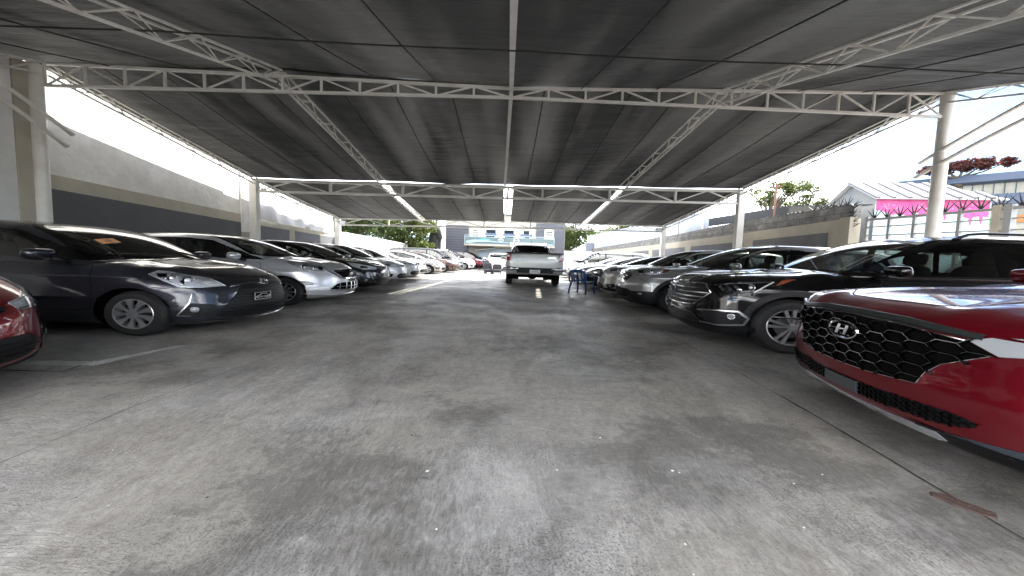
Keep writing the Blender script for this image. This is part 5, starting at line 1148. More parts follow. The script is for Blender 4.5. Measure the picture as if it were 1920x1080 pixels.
# corrugated fence above the wall
corr = mat('pale_sheet_metal', (.50, .55, .62), .45, .3, noise=(1.2, (.42, .46, .52)))
m = MB(); y = 17.1; k = 0; V = []; Fc = []
ys2 = np.arange(17.1, 43, .09)
for i, y in enumerate(ys2):
    dx = .03 if i % 2 else -.03; zb_ = tt(y)-.05; V += [(9.12+dx, y, zb_), (9.12+dx, y, 4.34-.004*(y-17)+(.0 if i % 24 else .0))]
Fc = [(2*i, 2*i+2, 2*i+3, 2*i+1) for i in range(len(ys2)-1)]; m.add(V, Fc)
fe = empty('sheet_metal_fence', (0, 0, 0), 0, 'tall pale corrugated metal fence standing above the right wall', 'fence')
m.build('sheet', corr, fe)
for y in np.arange(17.5, 43, 2.6): m = MB(); m.box((9.04, y, 3.7), (.06, .08, 1.3)); m.build('fence_post', steel, fe)
# agave-like iron spikes on the wall tops
spike = mat('black_iron', (.02, .02, .022), .6)
def spikes(pts, n, h, name, label, group, jit=.3):
    m = MB(); P = np.array(pts, float)
    for i in range(n):
        t = (i+.5)/n*(len(P)-1); k = min(int(t), len(P)-2); c = P[k]+(P[k+1]-P[k])*(t-k)
        for q in range(4):
            a = radians([-48, -16, 18, 50][q])+RNG.randn()*jit*.25; L_ = h*(.75+.5*RNG.rand()); d = np.array((RNG.randn()*.12, sin(a), cos(a))); d = d/np.linalg.norm(d)
            m.tube([c, c+d*L_*.6, c+d*L_], [.014, .011, .002], 5)
    return setp(m.build(name, spike), label, 'wall spikes', group)
spikes([(9.0, 9.9, tt(9.9)), (9.0, 11.2, tt(11.2))], 6, .3, 'wall_spikes', 'black iron spikes on the near end of the grey block wall', 'iron spikes on the boundary', .5)
spikes([(9.0, 11.5, tt(11.5)), (9.0, 17, tt(17))], 34, .1, 'wall_spikes', 'row of short dark barbs along the top of the block wall', 'iron spikes on the boundary', 1.)
spikes([(8.85, 9.62, 2.55), (8.85, 9.66, 3.5)], 9, .22, 'wall_spikes', 'tangle of black barbs down the end pier of the block wall', 'iron spikes on the boundary', 3.)
# railing gate to the right of the pier
galv = mat('galvanised', (.35, .36, .36), .5, .5)
rg = empty('railing_fence', (0, 0, 0), 0, 'grey steel railing with black spike fans right of the block wall end', 'fence')
rA, rB = np.array((9.1, 9.5, 0)), np.array((9.3, 5.4, 0)); rr_ = lambda t, z: rA+(rB-rA)*t+np.array((0, 0, z))
for z in (2.95, 2.70, 2.42, 2.1, 1.8): m = MB(); m.bar(rr_(0, z), rr_(1, z), .05, .07 if z > 2.9 else .03); m.build('rail', galv, rg)
for t in (0, .13, .26, .46, .60, .64, .78, 1): m = MB(); m.bar(rr_(t, 0), rr_(t, 3.05), .06 if t not in (.60, .64) else .11); m.build('upright', galv if t != .60 else beige, rg)
for t in np.linspace(.04, .96, 14):
    m = MB(); c = rr_(t, 2.98)
    for a in (-.6, -.2, .2, .6): m.tube([c, c+np.array((0, sin(a), cos(a)))*.2, c+np.array((0, sin(a), cos(a)))*.36], [.016, .012, .003], 5)
    m.build('spike_fan', spike, rg)

# ------------------------------------------------------------------ house with the pink wall, right background
SURVEY['k'] = None
hs = empty('small_house', (11.45, 11.75, 0), radians(-8), 'small house with a white ribbed metal roof and pink painted front', 'house')
roofm = mat('white_roof_sheet', (.66, .66, .67), .4, noise=(2, (.55, .55, .56))); wallg = mat('weathered_gable', (.14, .16, .18), .85, noise=(1.2, (.24, .24, .23)), bump=(6, .3))
blu = mat('pale_blue_paint', (.42, .54, .58), .8, noise=(5, (.52, .62, .64))); ribm = mat('roof_rib_paint', (.13, .13, .15), .6)
LF, DP, RG, EV, RZ = 3.15, 2.0, 2.35, 4.10, 5.0     # front length, depth, ridge length, eave and ridge height
m = MB(); m.add([(0, 0, 0), (0, DP, 0), (0, DP, EV), (0, DP/2, RZ-.05), (0, 0, EV)], [(0, 4, 3, 2, 1)]); m.build('gable_wall', wallg, hs)
m = MB(); m.add([(0, 0, 0), (LF, 0, 0), (LF, 0, EV), (0, 0, EV)], [(0, 1, 2, 3)]); m.build('front_wall', blu, hs)
m = MB(); m.add([(0, DP, 0), (LF, DP, 0), (LF, DP, EV), (0, DP, EV)], [(3, 2, 1, 0)]); m.add([(LF, 0, 0), (LF, DP, 0), (LF, DP, EV), (LF, 0, EV)], [(0, 1, 2, 3)]); m.build('rear_wall', blu, hs)
pk = mat('pink_paint', (.55, .055, .22), .7, noise=(4, (.62, .12, .32)))
m = MB(); top = EV; xs3 = np.linspace(0.02, LF-.05, 90)
low = [EV-.60+.10*math.sin(x*3.6+1)+.05*math.sin(x*9+1)-(.30 if min(abs(x-q) for q in (.5, 1.95, 2.35, 2.62, 2.92)) < .035 else 0) for x in xs3]
n = len(xs3); m.add([(x, -.012, top) for x in xs3]+[(x, -.012, z) for x, z in zip(xs3, low)], [(i, n+i, n+i+1, i+1) for i in range(n-1)])
m.build('pink_drip_paint', pk, hs)
m = MB()
for i in range(52):
    x = .1+(LF-.3)*RNG.rand(); z = EV-.42+.36*RNG.rand(); a = RNG.rand()*pi; dx, dz = .035*cos(a), .03*sin(a); m.add([(x-dx, -.018, z-dz), (x-dx+.010, -.018, z-dz-.012), (x+dx+.010, -.018, z+dz-.012), (x+dx, -.018, z+dz)], [(0, 1, 2, 3)])
m.build('painted_sprinkles', [mat('sprinkle', (.75, .5, .5), .7)], hs)
def slab(mb, a, b_, c, d, th=.04, mi=0):
    P = [np.array(p, float) for p in (a, b_, c, d)]; nn = np.cross(P[1]-P[0], P[3]-P[0]); nn /= np.linalg.norm(nn); mb.add(P+[p-nn*th for p in P], [(0, 1, 2, 3), (7, 6, 5, 4), (0, 4, 5, 1), (1, 5, 6, 2), (2, 6, 7, 3), (3, 7, 4, 0)], mi)
ov = .15; E0 = (-ov, -.22, EV+.0); E1 = (LF+.25, -.22, EV+.0); R0, R1 = (-ov, DP/2, RZ), (RG, DP/2, RZ); B0, B1 = (-ov, DP+.22, EV), (LF+.25, DP+.22, EV)
m = MB(); slab(m, E0, E1, R1, R0); slab(m, R0, R1, B1, B0); slab(m, E1, B1, (RG+.002, DP/2+.01, RZ), (RG+.002, DP/2-.01, RZ)); rf = m.build('roof', roofm, hs)
for i in range(8):
    x0 = -.1+i*.44; t = 1 if x0 < RG else max(.08, 1-(x0-RG)/(LF+.25-RG)); m = MB(); m.bar((x0, -.22, EV+.035), (x0, -.22+(DP/2+.22)*t, EV+.035+(RZ-EV)*t), .14, .08); m.build('roof_rib', ribm, rf)
# bigger building further right: blue fascias over a tiled parapet
bl = empty('neighbour_building', (17.3, 16.6, 0), radians(-44), 'pale building with a blue grey fascia at the far right', 'building')
fas = mat('blue_grey_fascia', (.05, .07, .115), .6); til = mat('tile_parapet', (.36, .35, .30), .8, noise=(3, (.27, .26, .22)))
m = MB(); m.box((5, 3, 3.0), (10, 6, 6.0)); m.build('wall', til, bl)
m = MB(); slab(m, (-.4, -.35, 5.95), (10, -.35, 6.05), (10, -.2, 6.50), (-.4, -.2, 6.35), .3); m.build('fascia', fas, bl)
for i in range(36): m = MB(); m.box((.1+i*.27, -.012, 5.65), (.02, .03, .62)); m.build('parapet_joint', fas, bl)
m = MB(); slab(m, (-.1, -.45, 4.75), (10, -.45, 4.75), (10, -.25, 5.30), (-.1, -.25, 5.30), .25); m.build('fascia', fas, bl)
for i, c in enumerate([(.5, .03, .025), (.5, .38, .05), (.05, .22, .09), (.5, .16, .04)]):
    m = MB(); m.box((1.6+i*.55, -.04, 3.9+.12*(i % 2)), (.5, .05, .35)); m.build('painted_sign', mat('sign_colour_%d' % i, c, .6), bl)
SURVEY['k'] = .875
# dark awning and rusty pole behind the block wall
m = MB(); slab(m, (9.6, 12.9, 3.95), (9.6, 22, 3.98), (12.5, 22, 4.2), (12.5, 12.9, 4.15), .04); slab(m, (9.6, 12.9, 3.55), (9.6, 22, 3.45), (9.6, 22, 3.98), (9.6, 12.9, 3.95), .03)
setp(m.build('black_awning', mat('black_awning_cloth', (.03, .032, .038), .7)), 'long black awning behind the right block wall', 'awning')
m = MB(); m.tube([(9.45, 13.4, 0), (9.45, 13.4, 5.1)], .035, 8); m.bar((9.45, 13.1, 4.9), (9.45, 13.8, 4.95), .04); setp(m.build('rusty_pole', mat('rusted_pole', (.22, .12, .09), .8)), 'thin rusty pole rising behind the right block wall', 'pole')

SURVEY['k'] = 1.085
# ------------------------------------------------------------------ building at the end of the yard
bd = empty('showroom_building', (-4.8, 29.5, 0), 0, 'two storey pale and dark grey building closing the end of the yard', 'building')
pal = mat('cream_wall', (.52, .49, .42), .85, noise=(1.5, (.44, .42, .37))); dg = mat('charcoal_cladding', (.085, .09, .11), .6, noise=(2, (.11, .115, .135)))
m = MB(); m.box((4.7, 2.5, 2.6), (9.2, 5, 5.2)); m.build('wall', pal, bd)
m = MB(); m.box((.95, -.02, 2.60), (1.75, .3, 2.9)); m.build('dark_cladding', dg, bd)
for i in range(11): m = MB(); m.box((.95, -.175, 1.3+i*.26), (1.75, .02, .015)); m.build('cladding_joint', M['dark'], bd)
m = MB(); m.box((8.15, -.0, 2.9), (2.2, .34, 4.6)); m.build('dark_cladding', dg, bd)
def window(x, z, w_, h_, y=-.02, fr='white', slats=0):
    m = MB(); f = .05; 
    for dx, dz, a, b_ in ((0, h_/2, w_, f), (0, -h_/2, w_, f), (-w_/2, 0, f, h_), (w_/2, 0, f, h_)): m.box((x+dx, y, z+dz), (a+f, .08, b_+f))
    o = m.build('window', M['paperw'], bd); m = MB(); m.add([(x-w_/2, y+.01, z-h_/2), (x+w_/2, y+.01, z-h_/2), (x+w_/2, y+.01, z+h_/2), (x-w_/2, y+.01, z+h_/2)], [(0, 1, 2, 3)]); m.build('pane', M['gloss'], o)
    if slats:
        m = MB()
        for k in range(slats): m.box((x, y-.02, z-h_/2+h_*(k+.5)/slats), (w_*.96, .03, h_/slats*.55))
        m.build('louvre', M['paperw'], o)
window(2.35, 3.3, .55, .95, slats=5); window(3.55, 3.25, .85, 1.0); window(4.95, 3.25, .85, 1.0); window(6.3, 3.25, .55, 1.0); window(8.05, 3.35, .62, 1.1, -.22, slats=4)
for x in (3.55, 4.95, 6.3):
    m = MB()
    for k in range(8): m.box((x-.4+k*.114, -.06, 3.18+.04*(k % 2)), (.11, .05, .3))
    m.build('awning_valance', mat('blue_valance', (.14, .18, .28), .7) if x < 4 else bpy.data.materials['blue_valance'], bd)
m = MB(); m.box((5.0, -.75, 2.08), (6.7, 1.5, .16)); m.build('balcony_slab', beige, bd)
m = MB(); m.bar((1.7, -1.45, 3.02), (8.3, -1.45, 3.02), .05); m.bar((1.7, -1.45, 2.86), (8.3, -1.45, 2.86), .03)
for i in range(10): m.bar((1.7+i*.733, -1.45, 2.16), (1.7+i*.733, -1.45, 3.02), .04)
m.build('balcony_rail', mat('pale_blue_rail', (.42, .52, .58), .5), bd)
ban = MB(); zB = 2.52
ban.add([(1.75, -1.50, 2.2), (8.25, -1.50, 2.2), (8.25, -1.50, 2.84), (1.75, -1.50, 2.84)], [(0, 1, 2, 3)], 0)
sw = [(1.8, 2.45), (2.4, 2.60), (3.3, 2.55), (4.3, 2.42), (5.5, 2.36), (8.2, 2.34), (8.2, 2.22), (1.8, 2.22)]; ban.add([(x, -1.505, z) for x, z in sw], [tuple(range(len(sw)))], 1)
sw = [(1.95, 2.24), (2.6, 2.36), (3.6, 2.40), (5, 2.33), (5.2, 2.24)]; ban.add([(x, -1.51, z) for x, z in sw], [tuple(range(len(sw)))], 2)
sw = [(2.7, 2.62), (3.0, 2.72), (3.3, 2.71), (3.6, 2.62), (3.5, 2.56), (2.75, 2.56)]; ban.add([(x, -1.512, z) for x, z in sw], [tuple(range(len(sw)))], 3)
ring(ban, (4.35, -1.52, 2.6), (0, -1, 0), .20, .16, .014, 24, 4); ring(ban, (4.35, -1.52, 2.6), (0, -1, 0), .09, .15, .012, 20, 4); ring(ban, (4.35, -1.52, 2.66), (0, -1, 0), .15, .06, .012, 20, 4)
for a, b_ in (((5.35, 2.46), (5.35, 2.74)), ((5.65, 2.46), (5.65, 2.74)), ((5.35, 2.6), (5.65, 2.6))): ban.bar((a[0], -1.52, a[1]), (b_[0], -1.52, b_[1]), .03, mi=4)
ring(ban, (5.5, -1.52, 2.6), (0, -1, 0), .22, .19, .012, 24, 4)
ban.build('banner', [mat('banner_green', (.12, .17, .17), .6), mat('banner_blue', (.35, .50, .62), .6), mat('banner_dark', (.07, .10, .13), .6), mat('banner_teal', (.12, .42, .48), .6), M['paperw']], bd)
for nm, (x, z, w_, h_), mm in (('garage_door', (4.2, .95, 3.2, 1.7), mat('pale_blue_door', (.38, .44, .50), .5)),):
    m = MB(); m.box((x, -.03, z), (w_, .06, h_)); o = m.build(nm, mm, bd)
m = MB(); slab(m, (2.4, -.9, 1.55), (3.9, -.9, 1.85), (3.9, -.1, 1.95), (2.4, -.1, 1.65), .05); m.build('door_canopy', white2, bd)
m = MB(); m.box((3.0, -.08, 1.72), (.8, .03, .14)); m.build('small_sign', mat('ochre_sign', (.45, .33, .12), .6), bd)
m = MB(); m.box((4.7, 2.5, 5.28), (9.5, 5.3, .16)); m.build('roof_slab', dg, bd)
# white box awning in front of the building, behind the pickup
m = MB(); m.box((1.55, 27.6, 2.18), (2.6, .9, .34)); m.box((1.55, 27.6, 2.37), (2.7, 1.0, .05)); m.bar((.4, 27.3, 0), (.4, 27.3, 2.0), .08); m.bar((2.7, 27.3, 0), (2.7, 27.3, 2.0), .08)
setp(m.build('white_awning', white2), 'white box awning standing in front of the building behind the pickup', 'awning')
m = MB(); m.box((5.1, 30.2, .9), (3.4, .2, 1.8)); m.build('white_side_wall', white2)
o = bpy.data.objects['white_side_wall']; o.name = 'side_wall'; setp(o, 'plain pale wall segment right of the building', 'wall')
m = MB(); m.box((7.3, 32, 1.3), (1.2, .6, 2.9)); m.box((7.3, 31.68, 1.3), (1.25, .04, 2.7)); setp(m.build('grey_pillar', mat('grey_blue_block', (.22, .24, .30), .8)), 'square grey pillar between the building and the metal fence', 'pillar')
# ------------------------------------------------------------------ vegetation
def leafmat(name, a, b_):
    m, nt, bs, N = node_mat(name); L = nt.links.new
    oi = N('NewGeometry'); r = ramp(N, 0, a, 1, b_); L(oi.outputs['Random Per Island'], r.inputs[0]); L(r.outputs[0], bs.inputs['Base Color']); bs.inputs['Roughness'].default_value = .55
    t = N('BsdfTranslucent'); mx = N('MixRGB'); mx.blend_type = 'MULTIPLY'; mx.inputs[0].default_value = 1; mx.inputs[2].default_value = (1.0, 1.1, .45, 1); L(r.outputs[0], mx.inputs[1]); L(mx.outputs[0], t.inputs[0])
    s_ = N('MixShader'); s_.inputs[0].default_value = .45; L(bs.outputs[0], s_.inputs[1]); L(t.outputs[0], s_.inputs[2]); L(s_.outputs[0], nt.nodes['Material Output'].inputs[0]); return m
lfA = leafmat('leaf_bright', (.045, .065, .015), (.13, .15, .04)); lfB = leafmat('leaf_dark', (.03, .055, .015), (.09, .12, .03)); lfR = leafmat('leaf_red', (.03, .03, .02), (.14, .02, .03)); lfD = leafmat('leaf_dry', (.10, .08, .035), (.20, .17, .08))
barkm = mat('bark', (.10, .08, .06), .9, noise=(8, (.05, .04, .03)), bump=(20, .6))
def tree(name, c, trunk_h, clumps, leafm_, label, cat='tree', n=260, ls=.12, group=None, bark=True):
    """clumps: (dx,dy,dz,radius)"""
    root = empty(name, c, 0, label, cat, group); m = MB()
    top = np.array((0, 0, trunk_h)); m.tube([(0, 0, -.2), (.05, 0, trunk_h*.5), tuple(top)], [.16, .12, .09], 8)
    for (dx, dy, dz, r) in clumps:
        e = np.array((dx, dy, dz)); mid = (top+e)/2+np.array((0, 0, -.1)); m.tube([top*.85, mid, e], [.07, .045, .015], 6)
    m.build('trunk', barkm, root, smooth=True)
    V = []; Fc = []
    for (dx, dy, dz, r) in clumps:
        k = int(n*r*r*2.2)
        for i in range(k):
            d = RNG.randn(3); d /= np.linalg.norm(d); rad = r*(.55+.5*RNG.rand()**.6)*(1+.22*math.sin(d[0]*5+dx)+.2*math.sin(d[2]*6+dz*3)); p = np.array((dx, dy, dz))+d*rad*np.array((1, 1, .85))
            a = RNG.randn(3); a /= np.linalg.norm(a); b_ = np.cross(a, RNG.randn(3)); b_ /= np.linalg.norm(b_)+1e-9; s_ = ls*(.6+.8*RNG.rand()); q = len(V)
            V += [tuple(p-a*s_), tuple(p+b_*s_*.42), tuple(p+a*s_), tuple(p-b_*s_*.42)]; Fc.append((q, q+1, q+2, q+3))
    mesh('crown', V, Fc, leafm_, root, smooth=False)
    return root
def cl(w_, h0, h1, k, r, d=1.0): return [((RNG.rand()-.5)*w_, (RNG.rand()-.5)*d, h0+(h1-h0)*RNG.rand(), r*(.7+.6*RNG.rand())) for _ in range(k)]
tree('broadleaf_tree', (-9.3, 24, 0), 1.4, cl(3.6, 1.9, 4.4, 13, .85, 2), lfB, 'dark leafy tree behind the low white wall nearest the canopy post', group='trees left of the building')
tree('broadleaf_tree', (-6.9, 26, 0), 1.4, cl(3.0, 1.6, 4.6, 15, .85, 2), lfA, 'bright green leafy tree in the sun left of the building', group='trees left of the building', ls=.13)
tree('broadleaf_tree', (-6.1, 29, 0), 1.2, cl(1.6, 1.8, 3.8, 6, .5, 1), lfD, 'thin reddish dry tree between the bright tree and the building', group='trees left of the building')
tree('broadleaf_tree', (-12.5, 29, 0), 2, cl(5, 2.5, 5.5, 12, 1.0, 2), lfB, 'dark tree far back on the left behind the other trees', group='trees left of the building', ls=.16)
tree('broadleaf_tree', (6.6, 40, 0), 2, cl(7, 3.0, 5.2, 18, 1.2, 3), lfB, 'dark green trees mass right of the building, nearest it', ls=.16, n=200, group='trees right of the building')
tree('broadleaf_tree', (12.5, 42, 0), 2, cl(6, 3.4, 5.6, 14, 1.2, 3), lfA, 'lighter green tree right of the building above the metal fence', ls=.16, n=200, group='trees right of the building')
SURVEY['k'] = None
tree('broadleaf_tree', (14.5, 21, 0), 4.9, cl(2.1, 5.7, 7.1, 14, .36, 1.2), lfA, 'round bright green tree against the sky, left of the metal roof', ls=.07, n=1100, group='trees above the right wall')
tree('broadleaf_tree', (16.8, 21.4, 0), 5.0, cl(2.3, 5.7, 7.4, 15, .36, 1.2), lfA, 'round bright green tree against the sky, nearest the metal roof', ls=.07, n=1100, group='trees above the right wall')
SURVEY['k'] = .875
tree('shrub', (10.3, 19.0, 2.2), .5, [(dx, 0, 1.0+.1*RNG.randn(), .38) for dx in np.linspace(-.4, .8, 5)]+[(0, dy, 1.0, .38) for dy in np.linspace(-4, 3, 12)], lfB, 'dark hedge showing under the black awning', 'hedge', ls=.07, n=500)
SURVEY['k'] = None
tree('bougainvillea', (18.3, 15.4, 6.0), .3, [(-.9, .3, .72, .26), (-.4, .1, .8, .32), (.1, -.1, .9, .34), (.6, -.3, .95, .32), (1.2, -.6, 1.0, .25)], lfR, 'dark red flowering bush on the blue roof edge at far right', 'bush', ls=.075, n=3500)
SURVEY['k'] = 1.085
# trunk wrapped in black netting
m = MB(); blob(m, (-5.15, 27.2, 2.35), (.85, .8, 2.0), .8, .05); blob(m, (-4.85, 27.0, 3.0), (.5, .5, 1.3), .8, -.2); m.tube([(-5.5, 27.1, 0), (-5.5, 27.1, 1.0), (-5.3, 27.1, 2.2)], [.1, .1, .14], 8); m.tube([(-5.0, 27, 0), (-5.0, 27, 2.0)], .22, 8); m.tube([(-4.75, 27, 0), (-4.75, 27, 2.4)], .08, 8)
V = m.V; m.V = [(v[0]+RNG.randn()*.02, v[1]+RNG.randn()*.02, v[2]+RNG.randn()*.03) for v in V]
setp(m.build('wrapped_trunk', mat('black_netting', (.015, .016, .016), .75, noise=(14, (.06, .065, .06)), bump=(30, 1.)), smooth=True), 'thick trunk wrapped in ragged black netting left of the building', 'tree trunk')
# hanging vine on the far left post
m = MB()
for i in range(26):
    y = 18.0+.25*RNG.rand(); x = -8.0-.4*RNG.rand(); z0 = 3.2-.2*RNG.rand(); m.tube([(x, y, z0), (x+.06*RNG.randn(), y+.06*RNG.randn(), z0-.6), (x+.08*RNG.randn(), y, z0-1.0-.8*RNG.rand())], .012, 4)
setp(m.build('dry_vine', mat('dry_vine', (.10, .085, .065), .9)), 'dry brown vine hanging beside the far left canopy post', 'vine')

SURVEY['k'] = None
# ------------------------------------------------------------------ the cars
COLS = dict(charcoal=(.022, .023, .031), silver=(.56, .57, .59), black=(.0012, .0012, .0016), grey=(.23, .23, .228), red=(.15, .004, .011), champagne=(.42, .40, .37), white=(.72, .72, .71), brown=(.11, .06, .045), dkgrey=(.06, .06, .065), lowred=(.17, .005, .010), navy=(.02, .03, .06))
PT = {k: paint('paint_'+k, v, .55 if k not in ('black', 'white') else .0) for k, v in COLS.items()}
GL, GR = 'cars parked along the left side', 'cars parked along the right side'
def left(P, y, nose, a=0): a = radians(a); return dict(loc=(nose-P['xf']*cos(a), y-P['xf']*sin(a), 0), rz=a)
def right(P, y, nose, a=0): a = radians(a); return dict(loc=(nose+P['xf']*cos(a), y-P['xf']*sin(a), 0), rz=pi-a)
yar, cy = std_car(YARIS, 'hatchback', PT['charcoal'], 'charcoal hatchback with silver wheel covers, second car of the left row', 'hatchback', GL, res=.028, detail=det_yaris, **left(YARIS, 4.55, -2.82, 1))
note, cn_ = std_car(NOTE, 'hatchback', PT['silver'], 'silver hatchback parked between the charcoal hatchback and the black car', 'hatchback', GL, res=.032, detail=det_note, **left(NOTE, 6.95, -2.80, 3))
sfb, cb_ = std_car(SFB, 'suv', PT['black'], 'black SUV between the grey SUV and the red SUV', 'suv', GR, res=.028, clad=True, detail=det_sfb, **right(SFB, 4.76, 2.15, 10))
sfr, cr_ = std_car(SFR, 'suv', PT['red'], 'dark red SUV with a honeycomb grille, nearest on the right', 'suv', GR, res=.028, clad=True, detail=det_sfr, **right(SFR, 2.02, 1.88, 12))
crv, cc_ = std_car(CRV, 'suv', PT['grey'], 'grey SUV parked just beyond the black SUV', 'suv', GR, res=.032, clad=True, detail=det_crv, **right(CRV, 7.35, 2.20, 8))
def det_pickup(c, root):
    R180 = ('obl', 180, 4)
    m = MB(); c.patch(m, [(-.66, 1.30), (.66, 1.30), (.56, 1.76), (-.56, 1.76)], R180, .012, 0, .08, .01); mesh('rear_window', m.V, m.F, M['gloss'], root, True, sharp=40)
    q = lambda y, z: c.B.project([(y, z)], R180)[0]
    xr = c.P['xr']; B = lambda nm, bits, mt: (lambda m: ([m.box(*b_) for b_ in bits], m.build(nm, mt, root, sharp=40))[1])(MB())
    m = MB(); pts = []
    # tailgate panel proud of the bed corners
    c.patch(m, rpoly([(-.72, .88), (.72, .88), (.74, 1.40), (-.74, 1.40)], .02), R180, .012, 0, .08, .01); tg = mesh('tailgate', m.V, m.F, PT['silverwhite'], root, True, sharp=40)
    m = MB(); c.strip(m, [(-.735, .885), (-.755, 1.40)], R180, .008, .003); c.strip(m, [(.735, .885), (.755, 1.40)], R180, .008, .003); mesh('panel_gap', m.V, m.F, M['dark'], root)
    m = MB(); c.strip(m, [(-.55, 1.18), (-.3, 1.22), (0, 1.16), (.3, 1.22), (.55, 1.18)], R180, .02, .011, rise=.008); mesh('tailgate_crease', m.V, m.F, PT['silverwhite'], tg, True, sharp=60)
    p = q(0, 1.345); m = MB(); glyph(m, [[(-1, 1), (1, 1), (.78, -1), (-.78, -1)]], p+np.array((-.012, 0, 0)), (-1, 0, 0), .17, .055, .018, 0); m.box((p[0]-.035, p[1], p[2]), (.012, .15, .022), 0, 1); m.build('tailgate_handle', [M['black'], M['chrome']], tg)
    m = MB(); p = q(0, 1.225)+np.array((-.02, 0, 0)); ring(m, p, (-1, 0, 0), .055, .05, .007, 28); m.box((p[0]-.004, p[1], p[2]), (.01, .13, .018)); m.build('emblem', M['chrome'], tg, smooth=True)
    m = MB(); text(m, 'NP300', q(.55, 1.05)+np.array((-.018, 0, 0)), (-1, 0, 0), .075, 0, wide=1.2); text(m, 'FRONTIER', q(.48, .985)+np.array((-.018, 0, 0)), (-1, 0, 0), .05, 1, wide=1.2); text(m, 'LE 4WD', q(-.52, .96)+np.array((-.018, 0, 0)), (-1, 0, 0), .055, 1, wide=1.2); m.build('lettering', [M['chrome'], M['darkchrome']], tg)
    for sd in (1, -1):
        m = MB(); c.patch(m, [(a*sd, b_) for a, b_ in ((.775, .90), (.925, .90), (.925, 1.37), (.775, 1.37))][::sd], R180, .012, 0, .06, .012); tl = mesh('tail_light', m.V, m.F, M['redlens'], root, True, sharp=40)
        m = MB(); c.patch(m, [(a*sd, b_) for a, b_ in ((.80, 1.06), (.90, 1.06), (.90, 1.16), (.80, 1.16))][::sd], R180, .018, 0, .06, .006); mesh('reversing_lens', m.V, m.F, M['clear'], tl, True, sharp=40)
        m = MB(); pts = [(xr+.22, sd*.96, .74), (xr+.03, sd*.95, .74), (xr-.07, sd*.80, .75), (xr-.10, sd*.52, .76)]; m.tube(pts, [.075, .085, .085, .06], 12); m.build('bumper_end', M['chrome'], root, smooth=True)
    B('rear_bumper', [((xr-.05, 0, .755), (.12, 1.2, .10)), ((xr-.07, 0, .66), (.10, 1.15, .14))], M['black'])
    m = MB(); pp = np.array((xr-.135, 0, .645)); glyph(m, [[(-1, -1), (1, -1), (1, 1), (-1, 1)]], pp, (-1, 0, 0), .165, .08, .008, 0); text(m, 'S 344790', pp+np.array((-.010, 0, -.005)), (-1, 0, 0), .085, 1, wide=.8); text(m, 'DOMINICANA', pp+np.array((-.010, 0, .055)), (-1, 0, 0), .028, 1); m.build('number_plate', [M['plate'], M['ink']], root)
    m = MB(); m.box((xr+.9, 0, 1.43), (1.85, 1.84, .035)); m.box((xr+.02, 0, 1.425), (.05, 1.72, .05)); m.build('bed_rail_cap', M['black'], root)
    m = MB(); m.box((xr+1.7, 0, .52), (3.0, 1.3, .14)); m.box((xr+.95, 0, .42), (.5, .5, .16)); m.tube([(xr+1.0, -.8, .385), (xr+1.0, .8, .385)], .06, 10); blob(m, (xr+1.0, 0, .40), (.35, .32, .30), .9); m.tube([(xr+.1, -.45, .45), (xr+1.0, -.5, .45)], .035, 8); m.build('underbody', M['dark'], root, sharp=40)
    for sd in (1, -1):
        m = MB(); m.tube([(-.6, sd*.62, 1.90), (-.55, sd*.62, 1.95), (.15, sd*.60, 1.95), (.22, sd*.60, 1.90)], .022, 8); m.build('roof_rail', M['satin'], root, smooth=True)
    p = q(.52, 1.70); m = MB(); disc(m, p+np.array((-.02, 0, 0)), (-1, 0, 0), .05, .05, 18, 0); m.build('window_sticker', M['paperw'], root)
    m = MB(); m.tube([(-.5, 0, 1.88), (-.62, 0, 2.1)], [.008, .004], 6); m.build('antenna', M['black'], root)
PT['silverwhite'] = paint('paint_silverwhite', (.56, .56, .55), .25)
far = dict(interior='trim')
red, c1 = std_car(RED, 'hatchback', PT['lowred'], 'bright red hatchback cut off by the left edge of the photo', 'hatchback', GL, res=.03, detail=det_gen('h_oval', gw=.30, chrome=False), **left(RED, 1.88, -2.80, 0))
blk3, c2 = std_car(MIR, 'hatchback', PT['black'], 'glossy black hatchback with chrome fog trims, third from the canopy end of the shade', 'hatchback', GL, res=.04, detail=det_gen('oval', gw=.36, bold=False), **left(MIR, 9.3, -2.90, 2))
blk3['label'] = 'glossy black hatchback just beyond the silver hatchback in the left row'
mic, c3 = std_car(MIC, 'hatchback', PT['silver'], 'small rounded silver hatchback just beyond the glossy black hatchback', 'hatchback', GL, res=.045, detail=det_gen('bar_ring', gw=.22), **left(MIC, 11.5, -3.02, 2))
w5 = copy_car(mic, ((-3.15-MIC['xf']), 13.6, 0), 0, 'small white hatchback beyond the rounded silver hatchback, in shade', GL, PT['white'], PT['silver'])
w6, c4 = std_car(MIR, 'hatchback', PT['white'], 'white hatchback at the sunny edge of the shade in the left row', 'hatchback', GL, res=.06, detail=det_gen('ovals', gw=.34), **left(MIR, 15.6, -3.30, 0))
pri, c5 = std_car(PRI, 'hatchback', PT['champagne'], 'sleek pale silver wedge shaped hatchback standing in full sun on the left', 'hatchback', GL, res=.06, detail=det_gen('ovals', gw=.30), **left(PRI, 18.9, -3.02, 4))
brn, c6 = std_car(SED, 'sedan', PT['brown'], 'brown sedan standing in the sun beyond the pale wedge shaped car', 'sedan', GL, res=.06, detail=det_gen('bar_ring', gw=.38), **left(SED, 21.4, -2.62, 4))
van, c7 = std_car(VAN, 'minivan', PT['dkgrey'], 'dark grey minivan with a high roof beyond the brown sedan', 'minivan', GL, res=.07, detail=det_gen('ovals', gw=.38), **left(VAN, 23.9, -2.72, 4))
wvn = copy_car(van, (-2.15-VAN['xf'], 26.4, 0), radians(6), 'white minivan in the sun beyond the dark grey minivan', GL, PT['white'], PT['dkgrey'])
